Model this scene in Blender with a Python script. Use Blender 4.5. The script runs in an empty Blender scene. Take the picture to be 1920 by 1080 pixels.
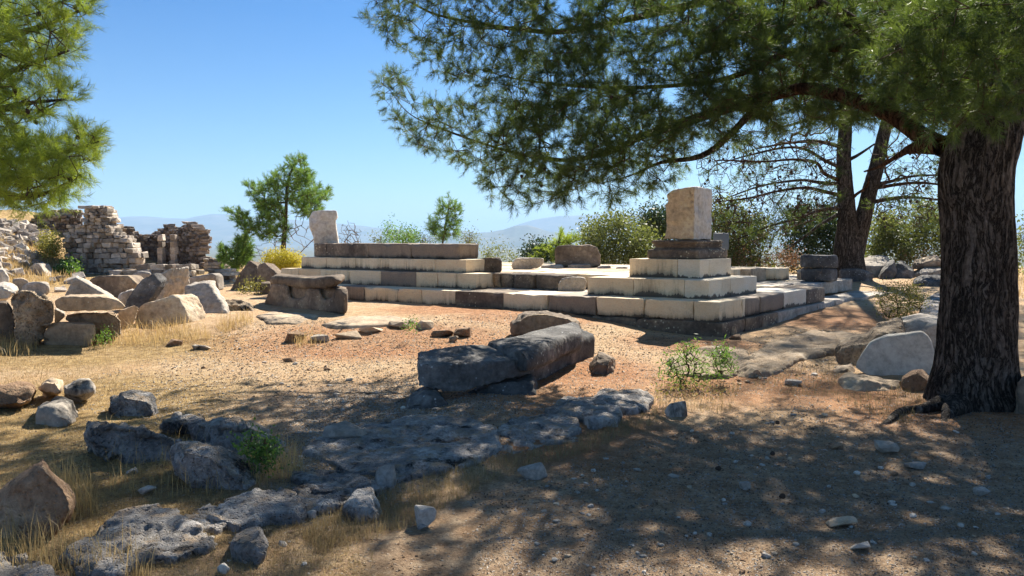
import bpy, math, random
import numpy as np
from mathutils import Vector
random.seed(7); RNG = np.random.default_rng(11)
SC = bpy.context.scene
COL = SC.collection

# ------------------------------------------------------------------ camera, world, sun, exposure
F, HZ, CH = 1450.0, 450.0, 1.6
PITCH = math.atan((540 - HZ) / F)
cam_d = bpy.data.cameras.new('camera'); cam = bpy.data.objects.new('camera', cam_d); COL.objects.link(cam)
cam.location = (0, 0, CH); cam.rotation_euler = (math.pi / 2 - PITCH, 0, 0)
cam_d.sensor_width = 36.0; cam_d.lens = 36.0 * F / 1920.0; cam_d.clip_start = 0.05; cam_d.clip_end = 80000
SC.camera = cam
SUN_EL, SUN_AZ = 39.0, 20.0
world = bpy.data.worlds.new("World"); SC.world = world; world.use_nodes = True
wn = world.node_tree.nodes; wl = world.node_tree.links
bg = wn['Background']; sky = wn.new('ShaderNodeTexSky'); sky.sky_type = 'NISHITA'; sky.sun_disc = False
sky.sun_elevation = math.radians(SUN_EL); sky.sun_rotation = math.radians(SUN_AZ)
sky.altitude = 200; sky.air_density = 1.0; sky.dust_density = 0.6; sky.ozone_density = 3.0
tcw = wn.new('ShaderNodeTexCoord'); spw = wn.new('ShaderNodeSeparateXYZ'); wl.new(tcw.outputs['Generated'], spw.inputs[0])
rpw = wn.new('ShaderNodeValToRGB'); rpw.color_ramp.elements[0].color = (.50, .65, .73, 1); rpw.color_ramp.elements[1].color = (.175, .43, .68, 1)
rpw.color_ramp.elements[0].position = 0.0; rpw.color_ramp.elements[1].position = .27; wl.new(spw.outputs['Z'], rpw.inputs['Fac'])
mxw = wn.new('ShaderNodeMix'); mxw.data_type = 'RGBA'; mxw.blend_type = 'MULTIPLY'; mxw.inputs[0].default_value = 1.0
wl.new(sky.outputs['Color'], mxw.inputs[6]); wl.new(rpw.outputs['Color'], mxw.inputs[7])
wl.new(mxw.outputs[2], bg.inputs['Color']); bg.inputs['Strength'].default_value = 0.062
sd = bpy.data.lights.new('sun', 'SUN'); sun = bpy.data.objects.new('sun', sd); COL.objects.link(sun)
sd.energy = 5.0; sd.angle = math.radians(0.53); sd.color = (1.0, 0.93, 0.82)
e, a = math.radians(SUN_EL), math.radians(SUN_AZ)
SUNV = Vector((math.sin(a) * math.cos(e), math.cos(a) * math.cos(e), math.sin(e)))
sun.rotation_euler = SUNV.to_track_quat('Z', 'Y').to_euler()
SC.view_settings.view_transform = 'Standard'; SC.view_settings.look = 'None'
SC.view_settings.gamma = 1.0; SC.view_settings.use_curve_mapping = False; SC.view_settings.exposure = 1.45
SC.render.engine = 'CYCLES'
SC.cycles.max_bounces = 8; SC.cycles.diffuse_bounces = 6; SC.cycles.transparent_max_bounces = 8
SC.cycles.volume_bounces = 1; SC.cycles.use_denoising = True

# ------------------------------------------------------------------ noise
def _hash(ix, iy, iz, s):
    n = (ix.astype(np.int64) * 374761393 + iy.astype(np.int64) * 668265263 + iz.astype(np.int64) * 2147483647 + s * 974634777) & 0xFFFFFFFF
    n = ((n ^ (n >> 13)) * 1274126177) & 0xFFFFFFFF
    n = ((n ^ (n >> 16)) * 2246822519) & 0xFFFFFFFF
    return ((n ^ (n >> 15)) & 0xFFFFFF) / float(0xFFFFFF)
def vn(p, s=0):
    p = np.asarray(p, float); i = np.floor(p).astype(np.int64); f = p - i; f = f * f * f * (f * (f * 6 - 15) + 10)
    x, y, z = i[:, 0], i[:, 1], i[:, 2]; fx, fy, fz = f[:, 0], f[:, 1], f[:, 2]
    def L(a, b, t): return a + (b - a) * t
    c = [_hash(x + dx, y + dy, z + dz, s) for dz in (0, 1) for dy in (0, 1) for dx in (0, 1)]
    return L(L(L(c[0], c[1], fx), L(c[2], c[3], fx), fy), L(L(c[4], c[5], fx), L(c[6], c[7], fx), fy), fz) * 2 - 1
def fbm(p, oct=4, s=0):
    p = np.asarray(p, float); r = 0; a = 1; t = 0
    for k in range(oct):
        r = r + a * vn(p * 2.03 ** k + 17.3 * k, s + k); t += a; a *= .5
    return r / t
def ridged(p, oct=3, s=0):
    p = np.asarray(p, float); r = 0; a = 1; t = 0
    for k in range(oct):
        r = r + a * (1 - 2 * np.abs(vn(p * 2.1 ** k + 9.1 * k, s + k))); t += a; a *= .5
    return r / t
def fbm2(x, y, sc, oct=4, s=0):
    return fbm(np.stack([x * sc, y * sc, np.full_like(x, 3.7)], 1), oct, s)
def ss(a, b, x):
    t = np.clip((x - a) / (b - a), 0, 1); return t * t * (3 - 2 * t)

# ------------------------------------------------------------------ terrain height and pixel -> place helpers
def edge_y(X):
    return 27.5 + 17 * ss(-5, -9, X) + 8 * ss(6, 11, X)
def gh0(X, Y):
    X = np.asarray(X, float); Y = np.asarray(Y, float)
    z = 0.27 * ss(10.3, 14.4, Y) * ss(3.2, 0.6, X)
    z = z + ss(3.0, 6.0, X) * (0.14 * ss(13.5, 18, Y) + 0.2 * ss(18, 26, Y))
    z = z + 2.7 * ss(-15.3, -23.5, X) * ss(17, 28, Y) * ss(46, 36, Y)
    z = z - np.clip(Y - edge_y(X), 0, 140) * 0.55
    z = z - np.clip(-Y - 30, 0, 120) * 0.1
    return np.maximum(z, -90 + 0 * z)
def g0(X, Y): return float(gh0(np.array([X]), np.array([Y]))[0])
def ray(px, py):
    x = (px - 960) / F; y = -(py - 540) / F
    return np.array([x, math.cos(PITCH) + y * math.sin(PITCH), -math.sin(PITCH) + y * math.cos(PITCH)])
def GZ(px, py, z):
    d = ray(px, py); t = (z - CH) / d[2]; return np.array([d[0] * t, d[1] * t, z])
_TS = np.geomspace(2.0, 75.0, 260)
def GA(Q):
    """ground points seen at many pixels: first crossing of each view ray with the terrain"""
    Q = np.asarray(Q, float).reshape(-1, 2); out = []
    for c in range(0, len(Q), 4000):
        q = Q[c:c + 4000]; x = (q[:, 0] - 960) / F; y = -(q[:, 1] - 540) / F
        D = np.stack([x, math.cos(PITCH) + y * math.sin(PITCH), -math.sin(PITCH) + y * math.cos(PITCH)], 1)
        Z = CH + D[:, 2:] * _TS[None]; X = D[:, :1] * _TS[None]; Yv = D[:, 1:2] * _TS[None]
        below = Z < gh0(X, Yv); k = np.where(below.any(1), below.argmax(1), len(_TS) - 1); k = np.maximum(k, 1)
        lo, hi = _TS[k - 1].copy(), _TS[k].copy()
        for _ in range(9):
            m = (lo + hi) / 2; b = CH + D[:, 2] * m < gh0(D[:, 0] * m, D[:, 1] * m); hi = np.where(b, m, hi); lo = np.where(b, lo, m)
        out.append(np.stack([D[:, 0] * hi, D[:, 1] * hi, gh0(D[:, 0] * hi, D[:, 1] * hi)], 1))
    return np.concatenate(out)
def G(px, py): return GA([(px, py)])[0]
def PY(px, py, Y):
    d = ray(px, py); t = Y / d[1]; return np.array([d[0] * t, Y, CH + d[2] * t])

# ------------------------------------------------------------------ mesh helpers
def props(o, label=None, cat=None, group=None, kind=None):
    if label: o['label'] = label
    if cat: o['category'] = cat
    if group: o['group'] = group
    if kind: o['kind'] = kind
    return o
def mesh_np(name, V, Fc, mat, smooth=False):
    """V (n,3); Fc (m,3|4) array"""
    V = np.asarray(V, np.float32); Fc = np.asarray(Fc, np.int32); k = Fc.shape[1]
    me = bpy.data.meshes.new(name); me.vertices.add(len(V)); me.vertices.foreach_set('co', V.ravel())
    me.loops.add(Fc.size); me.loops.foreach_set('vertex_index', Fc.ravel())
    me.polygons.add(len(Fc)); me.polygons.foreach_set('loop_start', np.arange(0, Fc.size, k, dtype=np.int32))
    me.polygons.foreach_set('loop_total', np.full(len(Fc), k, np.int32))
    if smooth: me.polygons.foreach_set('use_smooth', np.ones(len(Fc), bool))
    me.update(calc_edges=True)
    if mat: me.materials.append(mat)
    return me
def link(name, me, loc=(0, 0, 0), parent=None, **kw):
    o = bpy.data.objects.new(name, me); COL.objects.link(o); o.location = loc
    if parent: o.parent = parent
    return props(o, **kw)
def worldloc(o):
    v = Vector((0, 0, 0))
    while o: v = v + o.location; o = o.parent
    return np.array(v)
def obj_np(name, V, Fc, mat, parent=None, smooth=False, **kw):
    V = np.asarray(V, float)
    if parent is not None:
        return link(name, mesh_np(name, V - worldloc(parent), Fc, mat, smooth), (0, 0, 0), parent, **kw)
    c = V.mean(0); c[2] = V[:, 2].min()
    return link(name, mesh_np(name, V - c, Fc, mat, smooth), c, None, **kw)
def thing(name, label, cat, loc, group=None):
    o = bpy.data.objects.new(name, None); COL.objects.link(o); o.location = loc; o.empty_display_size = .2
    return props(o, label, cat, group)

# ------------------------------------------------------------------ materials
class NT:
    def __init__(s, name):
        s.m = bpy.data.materials.new(name); s.m.use_nodes = True; s.t = s.m.node_tree; s.n = s.t.nodes
        s.b = s.n['Principled BSDF']; s.out = s.n['Material Output']
    def node(s, ty, **kw):
        nd = s.n.new(ty)
        for k, v in kw.items():
            if hasattr(nd, k) and not k[0].isupper(): setattr(nd, k, v)
        return nd
    def l(s, a, b): s.t.links.new(a, b)
    def pos(s):
        if not hasattr(s, '_p'): s._p = s.node('ShaderNodeNewGeometry').outputs['Position']
        return s._p
    def gen(s):
        return s.node('ShaderNodeTexCoord').outputs['Generated']
    def mapped(s, scale, src=None, loc=(0, 0, 0)):
        mp = s.node('ShaderNodeMapping'); mp.inputs['Scale'].default_value = scale; mp.inputs['Location'].default_value = loc
        s.l(src or s.pos(), mp.inputs['Vector']); return mp.outputs['Vector']
    def noise(s, scale, detail=6, rough=.6, vec=None, dist=0):
        nd = s.node('ShaderNodeTexNoise'); nd.inputs['Scale'].default_value = scale; nd.inputs['Detail'].default_value = detail
        nd.inputs['Roughness'].default_value = rough; nd.inputs['Distortion'].default_value = dist
        s.l(vec or s.pos(), nd.inputs['Vector']); return nd.outputs['Fac']
    def vor(s, scale, vec=None, out='Distance', feature='F1', rnd=1.0):
        nd = s.node('ShaderNodeTexVoronoi', feature=feature); nd.inputs['Scale'].default_value = scale; nd.inputs['Randomness'].default_value = rnd
        s.l(vec or s.pos(), nd.inputs['Vector']); return nd.outputs[out]
    def ramp(s, fac, stops):
        nd = s.node('ShaderNodeValToRGB'); cr = nd.color_ramp
        while len(cr.elements) < len(stops): cr.elements.new(.5)
        for el, (p, c) in zip(cr.elements, stops):
            el.position = p; el.color = (*c, 1) if isinstance(c, tuple) else (c, c, c, 1)
        s.l(fac, nd.inputs['Fac']); return nd.outputs['Color']
    def mix(s, fac, a, b, mode='MIX'):
        nd = s.node('ShaderNodeMix', data_type='RGBA', blend_type=mode)
        for sock, v in ((nd.inputs[0], fac), (nd.inputs[6], a), (nd.inputs[7], b)):
            if isinstance(v, (int, float)): sock.default_value = v
            elif isinstance(v, tuple): sock.default_value = (*v, 1)
            else: s.l(v, sock)
        return nd.outputs[2]
    def math(s, op, a, b=0.0, clamp=False):
        nd = s.node('ShaderNodeMath', operation=op, use_clamp=clamp)
        for sock, v in ((nd.inputs[0], a), (nd.inputs[1], b)):
            if isinstance(v, (int, float)): sock.default_value = v
            else: s.l(v, sock)
        return nd.outputs[0]
    def bump(s, h, strength, dist):
        nd = s.node('ShaderNodeBump'); nd.inputs['Strength'].default_value = strength; nd.inputs['Distance'].default_value = dist
        s.l(h, nd.inputs['Height']); s.l(nd.outputs['Normal'], s.b.inputs['Normal'])
    def done(s, col, rough=.9, spec=.2):
        if isinstance(col, tuple): s.b.inputs['Base Color'].default_value = (*col, 1)
        else: s.l(col, s.b.inputs['Base Color'])
        s.b.inputs['Roughness'].default_value = rough; s.b.inputs['Specular IOR Level'].default_value = spec
        return s.m
def stone_mat(name, c1, c2, c3, sc=3.0, lichen=0.0, lich_col=(.55, .53, .45), pits=.5, bump=.6, dist=.02, dark=0.0, rnd=.25, dcol=(.035, .032, .03), dust=0.0):
    s = NT(name)
    n1 = s.noise(sc, 8, .65); n2 = s.noise(sc * 7, 6, .7); n3 = s.noise(sc * .35, 3, .5)
    col = s.ramp(n1, [(.3, c1), (.52, c2), (.72, c3)])
    col = s.mix(.55, col, s.ramp(n2, [(.3, .25), (.6, .75)]), 'OVERLAY')
    col = s.mix(.4, col, s.ramp(n3, [(.35, .3), (.65, .7)]), 'OVERLAY')
    if dark > 0:
        st = s.ramp(s.noise(sc * .7, 7, .7, s.mapped((1, 1, .45), loc=(3, 8, 1))), [(.62 - dark * .35, 0.0), (.70 - dark * .3, 1.0)])
        col = s.mix(st, col, dcol)
    if lichen > 0:
        v = s.vor(16 * (sc / 3) ** .5, s.mapped((1, 1, 1.0), loc=(5, 1, 2)))
        v2 = s.math('ADD', v, s.math('MULTIPLY', s.noise(30, 4, .7), .35))
        big = s.ramp(s.noise(1.7, 3, .5), [(.46, 0.0), (.6, 1.0)])
        m = s.math('MULTIPLY', s.ramp(v2, [(.22 + lichen * .2, 1.0), (.27 + lichen * .2, 0.0)]), big)
        col = s.mix(s.math('MULTIPLY', m, .85), col, lich_col)
    oi = s.node('ShaderNodeObjectInfo').outputs['Random']
    col = s.mix(rnd, col, s.ramp(oi, [(0, .15), (1, .85)]), 'OVERLAY')
    if dust > 0:
        gn = s.node('ShaderNodeNewGeometry'); nz_ = s.node('ShaderNodeSeparateXYZ'); s.l(gn.outputs['Normal'], nz_.inputs[0])
        dm = s.math('MULTIPLY', s.ramp(nz_.outputs[2], [(.55, 0.0), (.9, 1.0)]), s.ramp(s.noise(6, 6, .75), [(.52 - dust * .2, 0.0), (.62 - dust * .1, 1.0)]))
        col = s.mix(s.math('MULTIPLY', dm, .8), col, (.40, .29, .185))
    pit = s.ramp(s.vor(sc * 9, None), [(.0, 0.0), (.35, 1.0)])
    h = s.math('ADD', s.math('MULTIPLY', n2, 1.0), s.math('MULTIPLY', s.noise(sc * 24, 5, .7), .5))
    h = s.math('ADD', h, s.math('MULTIPLY', pit, pits))
    s.bump(h, bump, dist)
    return s.done(col, .92, .18)
def marble_mat(name, base, warm, stain=.5, soot=.5):
    s = NT(name)
    n = s.noise(2.2, 6, .6); v = s.noise(3.0, 8, .6, s.mapped((1, 1, 3.0)), 1.5)
    col = s.mix(s.ramp(n, [(.35, 0.0), (.65, 1.0)]), base, warm)
    col = s.mix(s.ramp(v, [(.47, 0.0), (.5, .22), (.53, 0.0)]), col, (.34, .29, .23))
    col = s.mix(.3, col, s.ramp(s.noise(40, 5, .7), [(.3, .2), (.7, .8)]), 'OVERLAY')
    g = s.node('ShaderNodeSeparateXYZ'); s.l(s.gen(), g.inputs[0])
    oi = s.node('ShaderNodeObjectInfo').outputs['Random']
    sk = s.noise(5.0, 9, .78, s.mapped((1, 1, .10))); big = s.noise(1.6, 5, .6, s.mapped((1, 1, .5), loc=(9, 2, 4)))
    amt = s.math('ADD', s.math('MULTIPLY', big, .9), s.math('MULTIPLY', oi, .22))
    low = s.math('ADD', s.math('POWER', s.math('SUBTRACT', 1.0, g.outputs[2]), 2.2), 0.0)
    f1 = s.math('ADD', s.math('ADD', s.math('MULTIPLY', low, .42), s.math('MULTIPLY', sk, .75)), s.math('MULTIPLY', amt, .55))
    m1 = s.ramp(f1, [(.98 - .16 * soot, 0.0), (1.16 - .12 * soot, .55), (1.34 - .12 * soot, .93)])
    f2 = s.math('ADD', s.math('MULTIPLY', sk, .9), s.math('MULTIPLY', amt, .6))
    m2 = s.ramp(f2, [(1.02 - .25 * stain, 0.0), (1.22 - .25 * stain, .6)])
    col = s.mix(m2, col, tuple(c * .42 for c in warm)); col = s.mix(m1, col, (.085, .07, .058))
    col = s.mix(.2, col, s.ramp(oi, [(0, .2), (1, .8)]), 'OVERLAY')
    s.bump(s.math('ADD', s.noise(28, 6, .7), s.math('MULTIPLY', s.noise(120, 3, .6), .3)), .45, .012)
    return s.done(col, .8, .25)
M = {}
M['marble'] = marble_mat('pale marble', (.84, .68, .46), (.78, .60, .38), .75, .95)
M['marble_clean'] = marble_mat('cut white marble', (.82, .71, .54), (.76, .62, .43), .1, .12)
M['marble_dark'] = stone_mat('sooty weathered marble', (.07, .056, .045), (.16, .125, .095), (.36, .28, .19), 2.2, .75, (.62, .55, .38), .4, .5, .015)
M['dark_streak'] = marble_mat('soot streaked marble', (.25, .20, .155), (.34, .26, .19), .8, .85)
M['pillar'] = stone_mat('weathered marble pillar', (.36, .28, .19), (.56, .45, .31), (.68, .60, .47), 2.0, .0, pits=.6, bump=.7, dist=.02, dark=.05)
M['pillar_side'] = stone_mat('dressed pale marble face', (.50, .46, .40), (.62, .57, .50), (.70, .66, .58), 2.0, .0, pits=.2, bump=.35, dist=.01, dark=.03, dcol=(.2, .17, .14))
M['grey'] = stone_mat('grey limestone', (.24, .21, .175), (.40, .35, .29), (.56, .50, .42), 2.0, .12, dark=.12)
M['grey_warm'] = stone_mat('warm grey limestone', (.27, .20, .135), (.43, .33, .225), (.58, .47, .34), 1.8, .1, dark=.12)
M['dark'] = stone_mat('dark weathered marble', (.045, .043, .042), (.11, .104, .098), (.27, .255, .235), 2.4, .45, (.50, .50, .48), .5, .7, .02, rnd=.1)
M['dark_warm'] = stone_mat('brown grey weathered block', (.085, .065, .05), (.19, .145, .105), (.38, .30, .20), 1.8, .3, (.55, .50, .36), .5, .6, .02)
M['pitted'] = stone_mat('pitted limestone', (.13, .10, .07), (.31, .235, .16), (.54, .44, .31), 3.0, .1, pits=1.6, bump=1.0, dist=.035, dark=.2)
M['bedrock'] = stone_mat('blue grey bedrock', (.15, .14, .13), (.33, .305, .28), (.56, .52, .47), 5, .2, (.55, .53, .48), 1.4, 1.0, .03, dark=.2, dust=.10)
M['bedrock_w'] = stone_mat('dusty bedrock', (.26, .20, .14), (.40, .32, .23), (.54, .46, .36), 4, .05, pits=1.2, bump=1.0, dist=.03, dark=.08, dust=.8)
M['pale_rock'] = stone_mat('pale broken limestone', (.27, .245, .21), (.39, .355, .31), (.52, .48, .42), 5.0, .0, pits=.3, bump=.5, dist=.01, rnd=.4)
M['brown_rock'] = stone_mat('brown earthy rock', (.13, .08, .05), (.28, .18, .11), (.42, .32, .22), 3.5, .05, pits=.8, bump=.9, dist=.03)
M['wall'] = stone_mat('ruin wall stone', (.22, .19, .155), (.38, .325, .265), (.54, .475, .39), 1.3, .0, pits=.5, bump=.6, dist=.03, rnd=.75)
M['mortar'] = stone_mat('earth mortar', (.12, .088, .06), (.21, .155, .105), (.32, .24, .16), 1.5, .0, bump=1.0, dist=.06)
M['white'] = stone_mat('white cut marble', (.33, .30, .25), (.41, .375, .315), (.48, .44, .37), 1.5, .0, pits=.1, bump=.25, dist=.006, dark=.06, dcol=(.3, .28, .22))
def bark_mat(name, c1, c2, c3):
    s = NT(name)
    wob = s.node('ShaderNodeTexNoise'); wob.inputs['Scale'].default_value = 2.5; wob.inputs['Detail'].default_value = 4; s.l(s.mapped((1, 1, .5)), wob.inputs['Vector'])
    sc = s.node('ShaderNodeVectorMath', operation='SCALE'); s.l(wob.outputs['Color'], sc.inputs[0]); sc.inputs['Scale'].default_value = .35
    dv = s.node('ShaderNodeVectorMath', operation='ADD'); s.l(s.mapped((1, 1, .11)), dv.inputs[0]); s.l(sc.outputs[0], dv.inputs[1])
    a1 = s.noise(13, 6, .7, dv.outputs[0]); a2 = s.noise(34, 5, .7, dv.outputs[0]); n = s.noise(20, 7, .75)
    rid = s.math('ABSOLUTE', s.math('SUBTRACT', a1, .5)); crk = s.ramp(rid, [(.0, 0.0), (.05, .65), (.16, 1.0)])
    col = s.ramp(s.math('ADD', s.math('MULTIPLY', n, .5), s.math('MULTIPLY', a2, .5)), [(.34, c1), (.5, c2), (.66, c3)])
    col = s.mix(crk, tuple(x * .3 for x in c1), col)
    h = s.math('ADD', s.math('MULTIPLY', crk, 1.2), s.math('ADD', s.math('MULTIPLY', a2, .8), s.math('MULTIPLY', n, .5)))
    s.bump(h, 1.0, .03)
    return s.done(col, .95, .1)
M['bark'] = bark_mat('pine bark', (.07, .058, .048), (.17, .14, .115), (.32, .275, .23))
M['bark_red'] = bark_mat('red brown upper bark', (.09, .045, .026), (.17, .09, .05), (.27, .16, .09))
M['twig'] = NT('twig wood').done((.085, .055, .036), .9, .1)
M['dry_twig'] = NT('dry grey twig').done((.17, .13, .10), .9, .1)
def leaf_mat(name, c1, c2, trans=.35, tcol=None, sc=4.0):
    s = NT(name)
    at = s.node('ShaderNodeAttribute', attribute_name='tint').outputs['Fac']
    f = s.math('ADD', s.math('MULTIPLY', at, .6), s.math('MULTIPLY', s.noise(sc, 3, .5), .4))
    col = s.ramp(f, [(.2, c1), (.75, c2)])
    s.done(col, .55, .3)
    t = s.node('ShaderNodeBsdfTranslucent')
    if tcol: s.l(s.mix(1.0, col, tcol, 'MULTIPLY'), t.inputs['Color'])
    else: s.l(col, t.inputs['Color'])
    mx = s.node('ShaderNodeMixShader'); mx.inputs[0].default_value = trans
    s.l(s.b.outputs[0], mx.inputs[1]); s.l(t.outputs[0], mx.inputs[2]); s.l(mx.outputs[0], s.out.inputs['Surface'])
    return s.m
M['needle'] = leaf_mat('pine needles', (.035, .066, .026), (.095, .145, .045), .40, (1.9, 1.7, .8))
M['needle_l'] = leaf_mat('sunny pine needles', (.12, .17, .04), (.27, .32, .075), .5, (1.8, 1.85, .75))
M['needle_s'] = leaf_mat('young pine needles', (.055, .11, .035), (.14, .22, .055), .42, (1.8, 1.8, .9))
M['leaf_olive'] = leaf_mat('olive green leaves', (.06, .08, .03), (.18, .20, .08), .35, (1.6, 1.6, .8))
M['leaf_dark'] = leaf_mat('dark green leaves', (.025, .05, .02), (.07, .11, .04), .25)
M['leaf_green'] = leaf_mat('fresh green leaves', (.05, .11, .03), (.15, .24, .06), .4, (1.6, 1.7, .8))
M['leaf_yellow'] = leaf_mat('yellow flowering leaves', (.34, .30, .03), (.62, .52, .05), .4)
M['leaf_mixed'] = leaf_mat('yellow green leaves', (.10, .13, .03), (.42, .36, .07), .4)
M['straw'] = leaf_mat('dry straw', (.38, .26, .10), (.66, .48, .22), .4)
M['straw_d'] = leaf_mat('dull dry grass', (.22, .16, .07), (.42, .31, .15), .35)
M['litter'] = leaf_mat('fallen pine needles', (.24, .11, .05), (.46, .25, .12), .2)
M['cone'] = NT('pine cone').done((.06, .042, .032), .85, .15)

# ------------------------------------------------------------------ polygon utilities
def inpoly(x, y, poly):
    x = np.asarray(x); y = np.asarray(y); r = np.zeros(x.shape, bool); n = len(poly)
    for i in range(n):
        x0, y0 = poly[i]; x1, y1 = poly[(i + 1) % n]
        if y0 == y1: continue
        c = ((y0 > y) != (y1 > y)) & (x < (x1 - x0) * (y - y0) / (y1 - y0) + x0); r ^= c
    return r
def sample_poly(poly, n):
    P = np.array(poly, float); lo, hi = P.min(0), P.max(0); out = []
    k = 0
    while k < n:
        q = RNG.uniform(lo, hi, (n * 2, 2)); q = q[inpoly(q[:, 0], q[:, 1], poly)]; out.append(q); k += len(q)
    return np.concatenate(out)[:n]

# ------------------------------------------------------------------ hewn stones: prism -> remesh -> erosion
QUEUE = []
def prism(front, back):
    n = len(front); V = np.array(list(front) + list(back), float)
    Fc = [list(range(n))[::-1], list(range(n, 2 * n))]
    for i in range(n):
        j = (i + 1) % n; Fc.append([i, j, n + j, n + i])
    return V, Fc
def queue(name, parts, mat, label=None, cat=None, group=None, parent=None, res=34, soft=1, disp=((1.5, .03, 'n'), (8, .012, 'n')), kind=None, seed=None, side=None, cuts=3):
    """parts: list of (V, faces)"""
    V = []; Fc = []
    for v, f in parts:
        o = len(V); V += [tuple(x) for x in v]; Fc += [[i + o for i in ff] for ff in f]
    QUEUE.append(dict(name=name, V=np.array(V), F=Fc, mat=mat, label=label, cat=cat, group=group, parent=parent, res=res, soft=soft, disp=disp, kind=kind, side=side, cuts=cuts, seed=seed or len(QUEUE) * 7 + 3))
def flush():
    tmp = []
    for q in QUEUE:
        ext = q['V'].max(0) - q['V'].min(0); vox = float(np.sort(ext)[-1] * .6 + np.sort(ext)[-2] * .4) / q['res']
        me = bpy.data.meshes.new('t'); me.from_pydata([tuple(v) for v in q['V']], [], q['F']); me.update()
        o = bpy.data.objects.new('t', me); COL.objects.link(o)
        m = o.modifiers.new('r', 'REMESH'); m.mode = 'VOXEL'; m.voxel_size = vox; m.use_smooth_shade = False
        tmp.append(o)
    dg = bpy.context.evaluated_depsgraph_get(); dg.update()
    for q, o in zip(QUEUE, tmp):
        ev = o.evaluated_get(dg); me = ev.to_mesh(); nv = len(me.vertices)
        V = np.empty(nv * 3); me.vertices.foreach_get('co', V); V = V.reshape(-1, 3)
        Fq = np.empty(len(me.loops), np.int32); me.loops.foreach_get('vertex_index', Fq)
        tot = np.empty(len(me.polygons), np.int32); me.polygons.foreach_get('loop_total', tot)
        assert (tot == 4).all(), q['name']
        Fq = Fq.reshape(-1, 4); E = np.empty(len(me.edges) * 2, np.int32); me.edges.foreach_get('vertices', E); E = E.reshape(-1, 2)
        ev.to_mesh_clear()
        deg = np.bincount(E.ravel(), minlength=nv)[:, None]
        for _ in range(q['soft']):
            S = np.zeros_like(V)
            for k in range(3):
                S[:, k] = np.bincount(E[:, 0], V[E[:, 1], k], nv) + np.bincount(E[:, 1], V[E[:, 0], k], nv)
            V = V * .6 + .4 * S / deg
        def normals(V):
            a = V[Fq[:, 2]] - V[Fq[:, 0]]; b = V[Fq[:, 3]] - V[Fq[:, 1]]; fn = np.cross(a, b); N = np.zeros_like(V)
            for k in range(3):
                for c in range(4): N[:, k] += np.bincount(Fq[:, c], fn[:, k], nv)
            return N / (np.linalg.norm(N, axis=1, keepdims=True) + 1e-12)
        if q['cuts']:
            rg = np.random.default_rng(q['seed'] + 5); cc = (V.max(0) + V.min(0)) / 2; Q = V - cc; hx = np.ptp(V, axis=0) / 2
            for _ in range(q['cuts']):
                n_ = rg.normal(size=3); n_[2] = abs(n_[2]) * .8; n_ /= np.linalg.norm(n_) + 1e-9; n_ = n_ / hx; n_ /= np.linalg.norm(n_)
                pr_ = Q @ n_; off = pr_.max() * rg.uniform(.72, .93) if q['cuts'] > 4 else pr_.max() * rg.uniform(.86, .96)
                Q = Q - n_ * np.maximum(pr_ - off, 0)[:, None]
            V = Q + cc
        for fr, am, kd in q['disp']:
            N = normals(V); P = V * fr + q['seed'] * 1.37
            if kd == 'n': d = fbm(P, 4, q['seed'])
            elif kd == 'r': d = -np.clip(ridged(P, 3, q['seed']) - .15, 0, 1) * 1.4
            elif kd == 'p': d = -np.clip(fbm(P, 3, q['seed']) * 1.6 - .1, 0, 1)
            elif kd == 's': d = fbm(P * np.array([.25, .25, 2.2]), 3, q['seed'])
            V = V + N * (d * am)[:, None]
        L = q['parent']
        ob = obj_np(q['name'], V, Fq, M[q['mat']], L, False, label=q['label'], cat=q['cat'], group=q['group'], kind=q['kind'])
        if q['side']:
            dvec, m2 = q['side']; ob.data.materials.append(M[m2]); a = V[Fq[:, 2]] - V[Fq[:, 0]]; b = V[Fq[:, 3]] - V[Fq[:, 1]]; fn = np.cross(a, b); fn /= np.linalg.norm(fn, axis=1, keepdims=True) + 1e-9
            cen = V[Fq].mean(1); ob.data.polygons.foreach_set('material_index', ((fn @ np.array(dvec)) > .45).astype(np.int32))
    for o in tmp:
        me = o.data; bpy.data.objects.remove(o); bpy.data.meshes.remove(me)
    QUEUE.clear()
def pstone(name, label, poly, Y, thick, mat='grey', cat='stone', ext=(0.15, 1), taper=.85, Yr=None, lean=0.0, group=None, sink=.06, drop=0, **kw):
    """stone whose camera-facing outline is poly (pixels) at distance Y (Yr at its right end); thick metres deep along ext"""
    P = np.array(poly, float); x0, x1 = P[:, 0].min(), P[:, 0].max(); yb = P[:, 1].max()
    fr = []
    for px, py in poly:
        t = (px - x0) / (x1 - x0); y = Y + ((Yr if Yr else Y) - Y) * t
        y += lean * (yb - py) / F * Y
        fr.append(PY(px, py + (drop if py > yb - 3 else 0), y))
    fr = np.array(fr); low = fr[:, 2] < fr[:, 2].min() + .12 * np.ptp(fr[:, 2]); fr[low, 2] -= sink
    c = fr.mean(0); d = np.array([ext[0] * (.3 if ext[0] < .2 else 1) + c[0] / c[1] * ext[1], ext[1], 0.0]); d /= np.linalg.norm(d)
    bk = c + (fr - c) * taper; bk[:, 2] = np.where(low, fr[:, 2], bk[:, 2]); bk = bk + d * thick
    queue(name, [prism(fr, bk)], mat, label, cat, group, **kw)
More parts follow.
